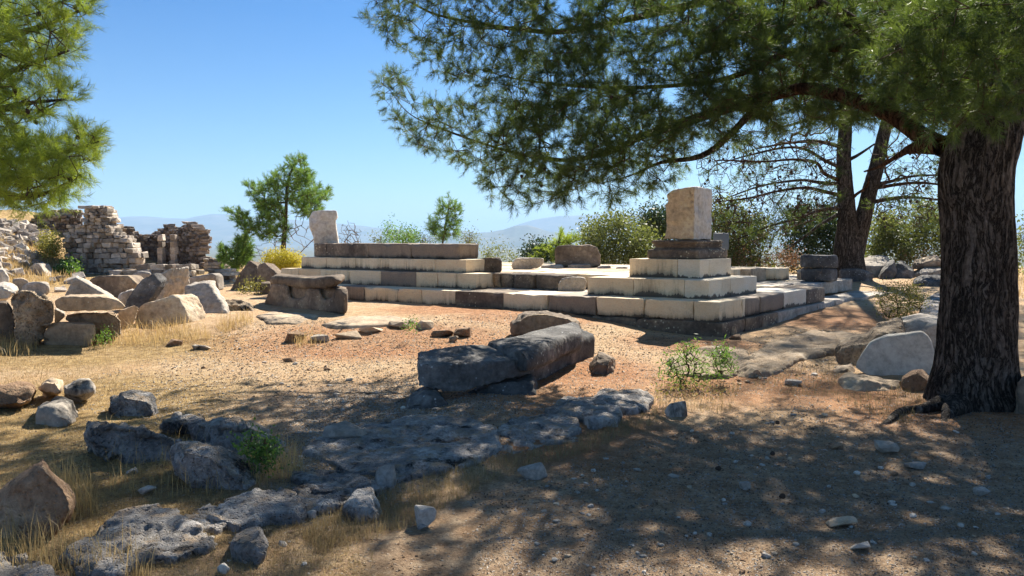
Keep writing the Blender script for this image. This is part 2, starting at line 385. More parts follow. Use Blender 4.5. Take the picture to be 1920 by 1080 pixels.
def rstone(name, label, poly, Y, thick, mat='grey', cat='rock', topf=.72, group=None, back=.85, **kw):
    """rock whose whole silhouette is poly: a lower front face, then a top that runs back to the silhouette"""
    P = np.array(poly, float); yb = P[:, 1].max(); cx = P[:, 0].mean(); rings = []
    for sx, sy, t in ((.90, topf * .93, -.12), (.97, topf, 0.0), (1.0, (1 + topf) / 2, .45), (1.0, 1.0, .85), (back, .93, 1.0)):
        rings.append(np.array([PY(cx + (x - cx) * sx, yb - (yb - y) * sy + (3 if y > yb - 4 else 0), Y + thick * t) for x, y in P]))
    n = len(P); V = np.concatenate(rings); Fc = [list(range(n))[::-1], list(range(4 * n, 5 * n))]
    for r in range(4):
        for i in range(n): Fc.append([r * n + i, r * n + (i + 1) % n, (r + 1) * n + (i + 1) % n, (r + 1) * n + i])
    low = V[:, 2] < .06; V[low, 2] -= .06
    kw.setdefault('cuts', 9); queue(name, [(V, Fc)], mat, label, cat, group, **kw)
def fslab(name, label, poly, zt, depth, mat='bedrock', cat='rock slab', group=None, grow=1.03, **kw):
    """flat slab: plan outline given where its top plane (height zt over the ground) meets the pixels"""
    top = []
    for px, py in poly:
        p = G(px, py); p = GZ(px, py, p[2] + zt); top.append(p)
    top = np.array(top); c = top.mean(0); bot = c + (top - c) * grow; bot[:, 2] = top[:, 2] - depth
    a = top[:, :2]; area = np.sum(a[:, 0] * np.roll(a[:, 1], -1) - a[:, 1] * np.roll(a[:, 0], -1))
    if area < 0: top = top[::-1]; bot = bot[::-1]
    queue(name, [prism(bot, top)], mat, label, cat, group, **kw)
ERO = ((1.3, .035, 'n'), (4, .035, 'n'), (8, .05, 'p'), (20, .022, 'p'), (40, .006, 'n'))
ROU = ((1.3, .035, 'n'), (4, .03, 'r'), (9, .018, 'n'), (22, .008, 'n'))
HEW = ((1.0, .02, 'n'), (4, .012, 'n'), (7, .02, 'p'), (18, .008, 'n'))

# ------------------------------------------------------------------ ground sheet
def build_ground():
    th = np.concatenate([np.linspace(-180, -42, 50, endpoint=False), np.linspace(-42, 42, 430), np.linspace(42, 180, 50)[1:-1]])
    rr = np.concatenate([np.geomspace(.4, 2.6, 14, endpoint=False), np.geomspace(2.6, 60, 330, endpoint=False), np.geomspace(60, 26000, 70)])
    T, R = np.meshgrid(np.radians(th), rr); X = (R * np.sin(T)).ravel(); Y = (R * np.cos(T)).ravel()
    Z = gh0(X, Y); near = ss(70, 30, np.hypot(X, Y))
    Z = Z + near * (.035 * fbm2(X, Y, .7, 3, 5) + .018 * fbm2(X, Y, 3.0, 3, 6) + .009 * np.clip(fbm2(X, Y, 14.0, 2, 8), 0, 1))
    hill = ss(-14.5, -19, X) * ss(17, 24, Y) * near; Z = Z + hill * .25 * fbm2(X, Y, .8, 4, 9)
    drop = ss(0, 12, Y - edge_y(X)) * ss(400, 100, Y); Z = Z + drop * 1.5 * fbm2(X, Y, .15, 4, 12)
    nr, nt = len(rr), len(th)
    i, j = np.meshgrid(np.arange(nr - 1), np.arange(nt), indexing='ij'); jn = (j + 1) % nt
    Fc = np.stack([(i * nt + j), (i * nt + jn), ((i + 1) * nt + jn), ((i + 1) * nt + j)], -1).reshape(-1, 4)[:, ::-1]
    V = np.stack([X, Y, Z], 1)
    V = np.vstack([V, [[0, 0, 0]]]); k = len(V) - 1
    cap = np.array([[k, (jj + 1) % nt, jj, jj] for jj in range(nt)])
    me = mesh_np('ground', V, Fc, None, True)
    # zone masks
    def blob(lst):
        m = np.zeros(len(V))
        for px, py, rx, ry in lst:
            p = G(px, py); m = np.maximum(m, 1 - ss(.45, 1.0, np.hypot((V[:, 0] - p[0]) / rx, (V[:, 1] - p[1]) / ry)))
        return m
    nz = fbm2(V[:, 0], V[:, 1], 1.1, 4, 31) * .35
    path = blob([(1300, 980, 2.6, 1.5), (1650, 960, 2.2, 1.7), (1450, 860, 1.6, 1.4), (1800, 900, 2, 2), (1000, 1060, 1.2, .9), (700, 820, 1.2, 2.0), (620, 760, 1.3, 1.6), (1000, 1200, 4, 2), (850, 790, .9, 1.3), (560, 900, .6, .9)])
    path = np.clip(path + nz * (path > 0), 0, 1)
    grass = blob([(100, 780, 2.2, 3), (330, 980, 1.6, 1.0), (60, 900, 1.6, 1.6), (250, 870, 1.2, 1.2), (330, 650, 1.6, 1.2), (90, 660, 3.5, 2.0), (560, 1030, .7, .5), (0, 480, 12, 16), (1450, 505, 3.5, 5), (1100, 500, 6, 5)])
    grass = np.clip(grass + nz * (grass > 0), 0, 1)
    litter_sun = blob([(1150, 830, 1.6, .9), (1030, 760, 1.4, 1.2), (1330, 720, 1.1, 1.2), (1230, 860, 1.0, .7), (1100, 700, 1.4, 2.0), (1000, 590, 2.0, 1.4), (850, 580, 2.0, 1.2), (1300, 645, 1.5, 1.0), (1620, 600, 2.5, 2.5), (1800, 790, 1.6, 1.3), (1500, 730, 1.6, 1.6), (700, 640, 3, 2)])  # needle litter zone; its orange also stands in for sun patches
    litter_sun = np.clip(litter_sun * .9 + nz * (litter_sun > 0), 0, 1)
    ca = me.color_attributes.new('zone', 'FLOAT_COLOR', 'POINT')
    ca.data.foreach_set('color', np.stack([path, grass, litter_sun, np.ones(len(V))], 1).astype(np.float32).ravel())
    s = NT('ground'); z = s.node('ShaderNodeAttribute', attribute_name='zone'); sp = s.node('ShaderNodeSeparateXYZ'); s.l(z.outputs['Vector'], sp.inputs[0])
    fine = s.noise(55, 6, .75); mid = s.noise(7, 6, .65); big = s.noise(1.1, 4, .55)
    sand = s.ramp(mid, [(.3, (.40, .26, .14)), (.5, (.60, .42, .25)), (.7, (.74, .56, .36))])
    sand = s.mix(s.ramp(big, [(.4, 0.0), (.62, .6)]), sand, (.58, .36, .19))
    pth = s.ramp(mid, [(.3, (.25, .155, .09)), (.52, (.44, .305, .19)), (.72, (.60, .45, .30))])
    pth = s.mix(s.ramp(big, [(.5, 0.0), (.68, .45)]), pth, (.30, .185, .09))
    grs = s.ramp(mid, [(.3, (.20, .125, .055)), (.5, (.42, .28, .12)), (.72, (.64, .46, .22))])
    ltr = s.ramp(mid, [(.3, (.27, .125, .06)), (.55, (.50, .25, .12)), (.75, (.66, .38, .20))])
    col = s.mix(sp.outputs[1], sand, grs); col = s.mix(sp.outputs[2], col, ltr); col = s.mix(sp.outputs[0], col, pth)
    peb = s.node('ShaderNodeTexVoronoi'); peb.inputs['Scale'].default_value = 38; s.l(s.pos(), peb.inputs['Vector'])
    pm = s.ramp(peb.outputs['Distance'], [(.25, 1.0), (.38, 0.0)])
    pr = s.node('ShaderNodeSeparateColor'); s.l(peb.outputs['Color'], pr.inputs[0])
    pm = s.math('MULTIPLY', pm, s.ramp(pr.outputs[0], [(.5, 0.0), (.6, 1.0)]))
    pc = s.ramp(pr.outputs[1], [(0, (.20, .15, .11)), (.5, (.40, .34, .27)), (1, (.55, .50, .43))])
    col = s.mix(s.math('MULTIPLY', pm, .75), col, pc)
    col = s.mix(.5, col, s.ramp(fine, [(.3, .18), (.7, .82)]), 'OVERLAY')
    spk = s.ramp(s.noise(24, 3, .6), [(.60, 0.0), (.68, 1.0)]); col = s.mix(s.math('MULTIPLY', spk, .55), col, (.20, .13, .08))
    pal = s.ramp(s.noise(31, 3, .6, s.mapped((1, 1, 1), loc=(4, 2, 7))), [(.62, 0.0), (.70, 1.0)]); col = s.mix(s.math('MULTIPLY', pal, .5), col, (.72, .58, .42))
    # far plain: fields
    dist = s.node('ShaderNodeVectorMath', operation='LENGTH'); s.l(s.pos(), dist.inputs[0])
    far = s.ramp(s.math('DIVIDE', dist.outputs['Value'], 2000.0), [(.03, 0.0), (.15, 1.0)])
    fv = s.node('ShaderNodeTexVoronoi'); fv.inputs['Scale'].default_value = 1.0; s.l(s.mapped((.0022, .0011, 0)), fv.inputs['Vector'])
    fs = s.node('ShaderNodeSeparateColor'); s.l(fv.outputs['Color'], fs.inputs[0])
    fcol = s.ramp(fs.outputs[0], [(0, (.10, .11, .06)), (.3, (.30, .25, .15)), (.6, (.16, .15, .09)), (.85, (.38, .33, .22))])
    mac = s.ramp(s.noise(.12, 5, .6), [(.3, (.06, .07, .03)), (.6, (.14, .13, .07))])
    zz = s.node('ShaderNodeSeparateXYZ'); s.l(s.pos(), zz.inputs[0])
    slope = s.ramp(s.math('DIVIDE', s.math('ADD', s.math('MULTIPLY', zz.outputs[2], -1.0), -1.0), 90.0), [(0, 0.0), (.06, 1.0), (.9, 1.0), (.97, 0.0)])
    col = s.mix(far, col, fcol); col = s.mix(slope, col, mac)
    h = s.math('ADD', s.math('MULTIPLY', fine, .9), s.math('MULTIPLY', pm, .8)); h = s.math('ADD', h, s.math('MULTIPLY', s.noise(140, 4, .7), .4))
    s.bump(h, 1.0, .035)
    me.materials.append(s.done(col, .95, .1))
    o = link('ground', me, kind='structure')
    return V
GV = build_ground()
def gz(x, y):
    """true ground height with small relief"""
    X = np.atleast_1d(np.asarray(x, float)); Y = np.atleast_1d(np.asarray(y, float))
    Z = gh0(X, Y) + .035 * fbm2(X, Y, .7, 3, 5) + .018 * fbm2(X, Y, 3.0, 3, 6) + .009 * np.clip(fbm2(X, Y, 14.0, 2, 8), 0, 1)
    hill = ss(-14.5, -19, X) * ss(17, 24, Y); return Z + hill * .25 * fbm2(X, Y, .8, 4, 9)

# ------------------------------------------------------------------ mountains
def ridge(name, pts, dist, depth, seed, rough):
    xs = np.array([p[0] for p in pts], float); ys = np.array([p[1] for p in pts], float)
    px = np.linspace(xs[0], xs[-1], 240); py = np.interp(px, xs, ys)
    az = (px - 960) / F; top = CH + (HZ - py) / F * dist
    nd = 26; V = []
    for k in range(nd):
        t = k / (nd - 1) * 2 - 1; D = dist + t * depth; prof = 1 - abs(t) ** 1.3
        X = az * D; Y = np.full_like(X, D)
        n = ridged(np.stack([X / (depth * .35), Y / (depth * .35), np.full_like(X, seed)], 1), 4, seed)
        ends = ss(0, .06, np.linspace(0, 1, 240)) * ss(1, .94, np.linspace(0, 1, 240))
        z = -95 + (top + 95) * prof * (1 - rough * (1 - prof) * (1 - n)) * ends
        z = z + (top + 95) * .03 * n * prof
        V.append(np.stack([X, Y, z], 1))
    V = np.concatenate(V); i, j = np.meshgrid(np.arange(nd - 1), np.arange(239), indexing='ij')
    Fc = np.stack([i * 240 + j, i * 240 + j + 1, (i + 1) * 240 + j + 1, (i + 1) * 240 + j], -1).reshape(-1, 4)
    obj_np(name, V, Fc, M['mount'], None, True, kind='structure')
s = NT('mountain scrub'); M['mount'] = s.done(s.ramp(s.noise(.004, 6, .6), [(.3, (.06, .075, .035)), (.6, (.16, .15, .09)), (.8, (.26, .22, .15))]), .95, .05)
ridge('mountain', [(-500, 445), (-100, 425), (100, 415), (205, 411), (240, 406), (270, 404), (310, 407), (350, 409), (375, 404), (400, 402), (430, 403), (480, 407), (560, 413), (620, 418), (680, 424), (740, 431), (800, 437), (870, 444)], 13000, 3200, 3, .5)
ridge('mountain', [(880, 445), (930, 432), (955, 425), (1000, 412), (1050, 405), (1120, 403), (1200, 402), (1300, 408), (1450, 415), (1600, 410), (1800, 420), (2100, 415), (2500, 440)], 14500, 3000, 5, .5)
ridge('hill', [(780, 446), (830, 440), (850, 434), (865, 431), (890, 436), (920, 435), (945, 430), (965, 423), (990, 423), (1010, 428), (1030, 434), (1070, 438), (1130, 441), (1220, 446)], 8800, 1500, 9, .5)

# ------------------------------------------------------------------ platform (u to the left along the front, v into depth)
C0 = np.array([3.4523, 12.7831]); U = np.array([-.84832, .52948]); W = np.array([.62491, .78070])
def uvw(u, v, z): return np.array([C0[0] + U[0] * u + W[0] * v, C0[1] + U[1] * u + W[1] * v, z])
def gridbox(lo, hi, n, r, amp, seed, chip=.0):
    """rounded, slightly uneven box in local coordinates"""
    lo = np.array(lo, float); hi = np.array(hi, float); V = []; Fc = []; nn = [max(2, int(x)) for x in n]
    for ax in range(3):
        b, c = (ax + 1) % 3, (ax + 2) % 3
        for side in (0, 1):
            tb = np.concatenate([[0, .03], np.linspace(0, 1, nn[b] + 1)[1:-1], [.97, 1]]); tc = np.concatenate([[0, .05], np.linspace(0, 1, nn[c] + 1)[1:-1], [.95, 1]])
            B, Cc = np.meshgrid(tb, tc, indexing='ij'); P = np.zeros((B.size, 3))
            P[:, ax] = hi[ax] if side else lo[ax]; P[:, b] = lo[b] + (hi[b] - lo[b]) * B.ravel(); P[:, c] = lo[c] + (hi[c] - lo[c]) * Cc.ravel()
            o = sum(len(x) for x in V); V.append(P); kb, kc = len(tb), len(tc)
            i, j = np.meshgrid(np.arange(kb - 1), np.arange(kc - 1), indexing='ij')
            q = np.stack([i * kc + j, (i + 1) * kc + j, (i + 1) * kc + j + 1, i * kc + j + 1], -1).reshape(-1, 4) + o
            Fc.append(q if side else q[:, ::-1])
    V = np.concatenate(V); Fc = np.concatenate(Fc)
    inner = np.clip(V, lo + r, hi - r); d = V - inner; L = np.linalg.norm(d, axis=1, keepdims=True)
    V = np.where(L > r, inner + d / (L + 1e-9) * r, V)
    ctr = (lo + hi) / 2; nrm = (V - ctr) / (hi - lo); nrm /= np.linalg.norm(nrm, axis=1, keepdims=True) + 1e-9
    e = np.sort(np.abs((V - ctr) / ((hi - lo) / 2)), axis=1)[:, 1]
    n1 = fbm(V * 3 + seed * 3.1, 3, seed); V = V + nrm * (n1 * amp)[:, None]
    if chip > 0:
        c = np.clip(fbm(V * 6 + seed * 5.7, 3, seed + 3) - .12, 0, 1) * ss(.8, 1.0, e); V = V - nrm * (c * chip)[:, None]
    return V, Fc
def ublock(name, parent, u0, u1, v0, v1, z0, z1, mat, r=.012, amp=.006, chip=.1, label=None, skew=0):
    seed = random.randint(1, 9999)
    n = (abs(u1 - u0) / .09, abs(v1 - v0) / .14, abs(z1 - z0) / .07)
    V, Fc = gridbox((u0, v0, z0), (u1, v1, z1), n, r, amp, seed, chip)
    P = np.stack([C0[0] + U[0] * V[:, 0] + W[0] * V[:, 1], C0[1] + U[1] * V[:, 0] + W[1] * V[:, 1], V[:, 2]], 1)
    return obj_np(name, P, Fc[:, ::-1], M[mat], parent, False, label=label)
def u_at(px, v, z):  # u on the line v=const that shows at pixel column px
    k = (px - 960) / F; kk = k / math.cos(PITCH) * math.cos(PITCH)
    # column ratio X / forward depth
    a0, b0 = C0[0] + W[0] * v, C0[1] + W[1] * v
    c, s_ = math.cos(PITCH), math.sin(PITCH); dz = (z - CH)
    # X = k * (Y*c - dz*s)
    return (a0 - k * (b0 * c - dz * s_)) / (k * U[1] * c - U[0])
def v_at(px, u, z):
    k = (px - 960) / F; c, s_ = math.cos(PITCH), math.sin(PITCH); dz = z - CH
    a0, b0 = C0[0] + U[0] * u, C0[1] + U[1] * u
    return (k * (b0 * c - dz * s_) - a0) / (W[0] - k * W[1] * c)
plat = thing('temple_platform', 'long stepped marble platform of pale and sooty blocks across the clearing', 'platform', tuple(uvw(5, 4, .1)))
Z0, Z1, Z2, Z3 = .235, .57, .90, 1.245
fronts = [1350.4, 1301, 1207.7, 1117, 1026.5, 944, 853.5, 790.8, 745.6, 682.3, 630, 585, 545]
fm = ['marble', 'marble', 'marble', 'dark_streak', 'marble', 'marble_dark', 'marble', 'marble', 'marble', 'dark_streak', 'marble', 'marble']
us = [u_at(x, 0, .57) for x in fronts]; us[0] = 0
for k, m in enumerate(fm):
    d = random.uniform(-.008, .008)
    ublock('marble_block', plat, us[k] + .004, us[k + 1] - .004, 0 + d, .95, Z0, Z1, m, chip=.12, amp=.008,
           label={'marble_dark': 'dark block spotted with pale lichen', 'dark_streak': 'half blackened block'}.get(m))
pu = [-.08, 1.45, 3.1, 4.4, 6.2, 8.4, 10.5]
for k in range(len(pu) - 1):
    ublock('plinth_block', plat, pu[k] + .004, pu[k + 1] - .004, -.09 + random.uniform(-.02, .02), .9, -.25, Z0 - .003, 'marble_dark', r=.02, amp=.015, chip=.2)
sides = [1350.4, 1398, 1427.4, 1472, 1513.9, 1547]
sm_ = ['marble_clean', 'dark_streak', 'dark_streak', 'marble_clean', 'marble_dark']
vs = [v_at(x, 0, .57) for x in sides]; vs[0] = .95
vs[0] = .0
for k, m in enumerate(sm_):
    v0 = .955 if k == 0 else vs[k] + .004
    if k == 0 and vs[1] > .97: ublock('marble_block', plat, 0, .9, v0, vs[1] - .004, Z0, Z1, m)
    elif k: ublock('marble_block', plat, random.uniform(-.01, .02), .9, v0, vs[k + 1] - .004, Z0, Z1, m, r=.012 if m == 'marble_clean' else .05, amp=.004 if m == 'marble_clean' else .02, chip=.1 if m != 'marble_clean' else .03)
vlast = vs[-1]
pv = [.92, 1.7, 2.5, 3.6, 4.9, 6.2, 7.4]
for k in range(len(pv) - 1):
    ublock('plinth_block', plat, -.08, .85, pv[k] + .006, pv[k + 1] - .006, -.25, Z0 - .003, 'marble_dark' if k < 2 else 'grey', r=.025, amp=.012, chip=.12)
# set back course beyond the end of the side blocks
for a, b in ((6.4, 7.6), (7.61, 8.9), (8.91, 10.2)):
    ublock('marble_block', plat, .62, 1.6, a, b, Z0, Z1 - .02, 'grey', r=.03, amp=.015, chip=.1)
# ledge slabs at plinth height
for a, b, c, d in ((.87, 2.0, vlast + .05, 6.35), (-.3, .58, 7.42, 8.6), (-.4, .58, 8.62, 10.2)):
    ublock('ledge_slab', plat, a, b, c, d, -.1, Z0 - .01, 'grey', r=.02, amp=.01)
# paving of the lower terrace
v = .96; row = 0
while v < 11.5:
    dv = random.uniform(.8, 1.1); uu = .62 if v > 6.3 else .91
    if v > 6.3: uu = 1.61
    while uu < 10.8:
        du = random.uniform(.95, 1.5)
        if not (uu > 3.35 and v > 2.2):
            ublock('paving_slab', plat, uu + .006, min(uu + du, 10.9) - .006, v + .006, v + dv - .006, .3, Z1 - .004 + random.uniform(-.012, .006), random.choice(['grey', 'grey', 'marble']), r=.015, amp=.008, chip=.05)
        uu += du
    v += dv; row += 1
# upper terrace: step stones and paving
step = [(1099, 1046, 'rough'), (1046, 1002, 'marble_dark'), (1002, 962, 'marble_dark'), (962, 938, 'marble_dark'), (938, 919, 'dark_warm')]
for x0, x1, m in step:
    if m == 'rough': continue
    ublock('step_block', plat, u_at(x0, 1.3, .8) + .004, u_at(x1, 1.3, .8) - .004, 1.3 + random.uniform(-.06, .05), 2.1, Z1 - .01, Z2 - random.uniform(.0, .03), m, r=.05, amp=.025, chip=.15)
v = 2.105
while v < 8.5:
    dv = random.uniform(.8, 1.2); uu = 2.95 if v < 2.8 else .2 + random.uniform(0, .4)
    if v > 2.8: uu = 2.95 - (v - 2.8) * .25
    while uu < 10.6:
        du = random.uniform(1.0, 1.6)
        ublock('paving_slab', plat, uu + .006, uu + du - .006, v + .006, v + dv - .006, Z1 - .01, Z2 - .01 + random.uniform(-.02, .006), random.choice(['marble', 'grey_warm', 'marble']), r=.02, amp=.01, chip=.06)
        uu += du
    v += dv
for uu in np.arange(5.5, 10.4, 1.2):
    ublock('paving_slab', plat, uu, uu + 1.19, 1.12, 2.1, Z1 - .01, Z2 - .012, 'grey_warm', r=.02, amp=.01)
pstone('stone_block', 'rounded pale grey boulder block lying on the lower step between both monuments', [(1046, 544), (1045, 528), (1052, 521), (1075, 519), (1096, 520), (1100, 528), (1099, 541), (1090, 544)], 15.75, .6, 'grey', taper=.8, sink=0.02, disp=HEW, res=26, soft=4, cat='stone block')

# right monument: two cut courses
def courses(parent, u0, u1, v0, v1, z0, z1, ujoints, vjoints, mats, thick=.5, **kw):
    ul = [u0] + ujoints + [u1]
    for k in range(len(ul) - 1):
        ublock('marble_block', parent, ul[k] + (.003 if k else 0), ul[k + 1] - .003, v0, v0 + thick, z0, z1, mats[k % len(mats)], **kw)
    vl = [v0 + thick] + vjoints + [v1]
    for k in range(len(vl) - 1):
        ublock('marble_block', parent, u0, u0 + thick, vl[k] + .003, vl[k + 1] - .003, z0, z1, mats[0], **kw)
        ublock('marble_block', parent, u1 - thick, u1, vl[k] + .003, vl[k + 1] - .003, z0, z1, mats[-1], **kw)
    ublock('marble_block', parent, u0 + thick + .003, u1 - thick - .003, v0 + thick + .003, v1, z0, z1 - .005, mats[0], **kw)
mon = thing('stepped_monument', 'square two stepped base of clean cut marble on the platform corner', 'monument', tuple(uvw(1.5, 1.5, Z1)))
uC2 = .41; v2 = .5; uL2 = u_at(1100.6, v2, .57); vR2 = v_at(1419.4, uC2, .9)
courses(mon, uC2, uL2, v2, vR2, Z1, Z2, [u_at(1283, v2, .7), u_at(1187, v2, .7)], [v_at(1370, uC2, .8)], ['marble_clean', 'marble', 'marble'], thick=.55, r=.006, amp=.002, chip=.02)
uC3 = .82; v3 = 1.04; uL3 = u_at(1179.5, v3, .9); vR3 = v_at(1371, uC3, 1.1)
courses(mon, uC3, uL3, v3, vR3, Z2, Z3, [u_at(1270.5, v3, 1.1)], [], ['marble_clean', 'marble'], thick=.4, r=.006, amp=.002, chip=.02)
# moulded base: profile rings on a rectangle
def moulded(name, label, u0, u1, v0, v1, prof, mat, cat):
    root = thing(name, label, cat, tuple(uvw((u0 + u1) / 2, (v0 + v1) / 2, prof[0][0])))
    def ringmesh(pr, nm, lab=None):
        V = []; Fc = []; K = 26
        cu, cv, hu, hv = (u0 + u1) / 2, (v0 + v1) / 2, (u1 - u0) / 2, (v1 - v0) / 2
        per = []
        for k in range(K): per.append((-1 + 2 * k / K, -1))
        for k in range(K): per.append((1, -1 + 2 * k / K))
        for k in range(K): per.append((1 - 2 * k / K, 1))
        for k in range(K): per.append((-1, 1 - 2 * k / K))
        n = len(per)
        for z, off in pr:
            for a_, b_ in per: V.append((cu + a_ * (hu + off), cv + b_ * (hv + off), z))
        V = np.array(V); m = len(pr)
        chip = np.clip(fbm(V * 5, 3, 4) - .2, 0, 1) * .10 + fbm(V * 11, 3, 5) * .006
        c = np.array([cu, cv, 0]); d = V - c; d[:, 2] = 0; d /= np.linalg.norm(d, axis=1, keepdims=True); V = V - d * chip[:, None]
        for r in range(m - 1):
            for k in range(n): Fc.append((r * n + k, r * n + (k + 1) % n, (r + 1) * n + (k + 1) % n, (r + 1) * n + k))
        P = np.array([uvw(*q) for q in V])
        b = len(P); P = np.vstack([P, uvw(cu, cv, pr[-1][0]), uvw(cu, cv, pr[0][0])])
        for k in range(0, n, 2):
            Fc.append(((m - 1) * n + k, (m - 1) * n + (k + 1) % n, (m - 1) * n + (k + 2) % n, b)); Fc.append(((k + 2) % n, (k + 1) % n, k, b + 1))
        obj_np(nm, P, np.array(Fc)[:, ::-1], M[mat], root, False, label=lab)
    ringmesh([p for p in prof if p[0] <= prof[5][0]], 'plinth')
    ringmesh([p for p in prof if p[0] >= prof[5][0]], 'moulding')
    return root
zb = Z3 + .003
uCb = .93; vb = 1.2
prof = [(zb, .0), (zb + .03, .015), (zb + .10, .015), (zb + .16, .01), (zb + .175, -.01), (zb + .18, -.03), (zb + .19, -.06), (zb + .215, -.085), (zb + .235, -.085), (zb + .245, -.06), (zb + .26, -.055), (zb + .275, -.075), (zb + .29, -.05), (zb + .315, -.035), (zb + .335, -.045), (zb + .352, -.07)]
uLb = u_at(1216, vb, 1.3); vRb = v_at(1362, uCb, 1.3)
print('base', uCb, uLb, vb, vRb)
moulded('moulded_base', 'dark streaked moulded pillar base on the topmost cut marble course', uCb, uLb, vb, vRb, prof, 'marble_dark', 'pillar base')
zt = zb + .355
pf = [(1242, 449), (1246, 440), (1247, 420), (1246, 392), (1243, 386), (1250, 380), (1249, 366), (1262, 357), (1284, 352.5), (1306, 350)]
Yc = PY(1306, 449, 14.35)[1]
uCp = 1.06; vp = 1.33
P0 = uvw(uCp, vp, zt)
vRp = v_at(1335, uCp, 2.0); uLp = u_at(1244, vp, 2.0); print('pillar', uCp, uLp, vp, vRp)
fr = []
for px, py in pf:
    u_ = u_at(px, vp, 1.6 + (450 - py) / F * 14.6); p = uvw(u_, vp, 0); z = CH + (HZ - py) / F * (p[1] * math.cos(PITCH) + .1)
    fr.append(np.array([p[0], p[1], max(z, zt)]))
fr.append(np.array([*uvw(uCp, vp, 0)[:2], fr[-1][2]])); fr.append(np.array([*uvw(uCp, vp, 0)[:2], zt]))
fr = np.array(fr[::-1]); dW = np.array([W[0], W[1], 0]) * (vRp - vp)
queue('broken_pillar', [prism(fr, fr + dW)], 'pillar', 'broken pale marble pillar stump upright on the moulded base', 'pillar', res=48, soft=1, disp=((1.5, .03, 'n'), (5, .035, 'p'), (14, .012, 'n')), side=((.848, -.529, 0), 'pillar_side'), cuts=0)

# left monument
monl = thing('stepped_wall', 'long low stepped wall of pale blocks stained black along its joints', 'wall', tuple(uvw(8, 1, Z1)))
def jrow(parent, xs, v0, v1, z0, z1, mats, uend=None, **kw):
    uu = [u_at(x, v0, (z0 + z1) / 2) for x in xs]
    for k in range(len(uu) - 1):
        ublock('marble_block', parent, uu[k] + .003, uu[k + 1] - .003, v0 + random.uniform(-.004, .004), v1, z0, z1, mats[k % len(mats)], **kw)
jrow(monl, [893.5, 856, 820, 780, 714, 655, 600, 560, 527], .6, 1.1, Z1, Z2 - .003, ['marble', 'marble', 'marble', 'dark_streak', 'marble', 'marble', 'marble', 'marble'], r=.006, chip=.03)
jrow(monl, [874, 815.6, 762.4, 713.5, 666.7, 631.7, 612, 564.8], .84, 1.5, Z2, 1.177, ['marble'], r=.006, chip=.03)
ul = thing('capping_slab', 'long black streaked stone beam capping the left stepped wall', 'stone beam', tuple(uvw(8, 1.3, 1.18)))
for a, b in ((862, 770), (770, 690), (690, 611), (611, 588)):
    ublock('beam_block', ul, u_at(a, 1.02, 1.35) + .001, u_at(b, 1.02, 1.35) - .001, 1.02, 1.66, 1.18, 1.52 + random.uniform(-.004, .004), 'dark_streak' if a > 700 else 'marble_dark', r=.02, amp=.008, chip=.12)
pp = [(589, 458), (587, 444), (580, 428), (579, 408), (586, 396), (606, 394), (631, 394), (633, 407), (629, 414), (632, 436), (636, 458)]
pstone('pillar_fragment', 'pale upright marble pillar fragment standing alone on the left stone beam', pp, PY(600, 457, 1)[1] * 0 + 19.55, .45, 'pillar_side', cat='pillar fragment', sink=.02, taper=.97, res=34, soft=1, disp=((2, .02, 'n'), (6, .03, 'p'), (14, .008, 'n')))

# blocks on the upper terrace
pstone('stone_block', 'dark broken block beside the right end of the stepped wall', [(898, 484), (912, 482), (938, 482), (941, 490), (940, 508), (915, 511), (900, 509)], 17.0, .6, 'dark_warm', sink=.02, disp=HEW, res=24, cat='stone block')
pstone('stone_block', 'low weathered grey block lying behind the upper terrace', [(957, 497), (965, 484), (985, 482.5), (1021, 484), (1020, 494), (1012, 502), (990, 505), (962, 504)], 18.6, .6, 'grey', sink=.02, disp=HEW, res=24, cat='stone block')
pstone('stone_block', 'large dark block with pale worn ends at the back of the terrace', [(1041, 497), (1039, 470), (1043, 461), (1060, 459), (1085, 460), (1105, 458), (1120, 463), (1127, 478), (1126, 497)], 20.3, .8, 'dark_warm', sink=.05, disp=HEW, res=30, cat='stone block')
for k, (x0, x1, y0, y1) in enumerate(((1012, 1060, 497, 501), (1062, 1110, 496, 501), (1118, 1148, 498, 503), (1152, 1180, 500, 505))):
    pstone('stone_slab', ['thin slab edge left of the large dark block', 'thin slab directly under the large dark block', 'pale thin slab right of the large dark block', 'thin slab left of the right monument'][k], [(x0, y1), (x0 + 2, y0), (x1 - 3, y0 - .5), (x1, y1)], 20.0 - k * .2, .8, 'grey', sink=.12, disp=HEW, res=18, cat='stone slab')

# drum stack
dr_c = GZ(1541, 527, Z1)
def drum(zb_, h, r, label, seed, mat='dark'):
    n = 40; pr = [(0, .93), (.08, .99), (.3, 1.0), (.7, 1.0), (.9, .97), (1, .9)]; V = []; Fc = []
    for z, q in pr:
        for k in range(n): V.append((dr_c[0] + r * q * math.cos(k / n * 2 * math.pi), dr_c[1] + .2 + r * .8 * q * math.sin(k / n * 2 * math.pi), zb_ + z * h))
    f = [list(range(n))[::-1], list(range(len(V) - n, len(V)))] + [[r_ * n + k, r_ * n + (k + 1) % n, (r_ + 1) * n + (k + 1) % n, (r_ + 1) * n + k] for r_ in range(5) for k in range(n)]
    queue('stone_drum', [(V, f)], mat, label, 'stone drum', res=26, soft=1, cuts=0, disp=((2, .03, 'n'), (7, .015, 'n')))
drum(Z1, .32, .44, 'lower dark stone of the two stacked on the platform edge', 1)
drum(Z1 + .325, .33, .46, 'upper rounded stone of the two stacked on the platform edge', 2)
pstone('stone_block', 'small pinkish stone just left of the stacked pair', [(1494, 521), (1493, 506), (1500, 504), (1510, 506), (1510, 521)], 20.6, .4, 'grey_warm', disp=HEW, res=16, cat='stone block')
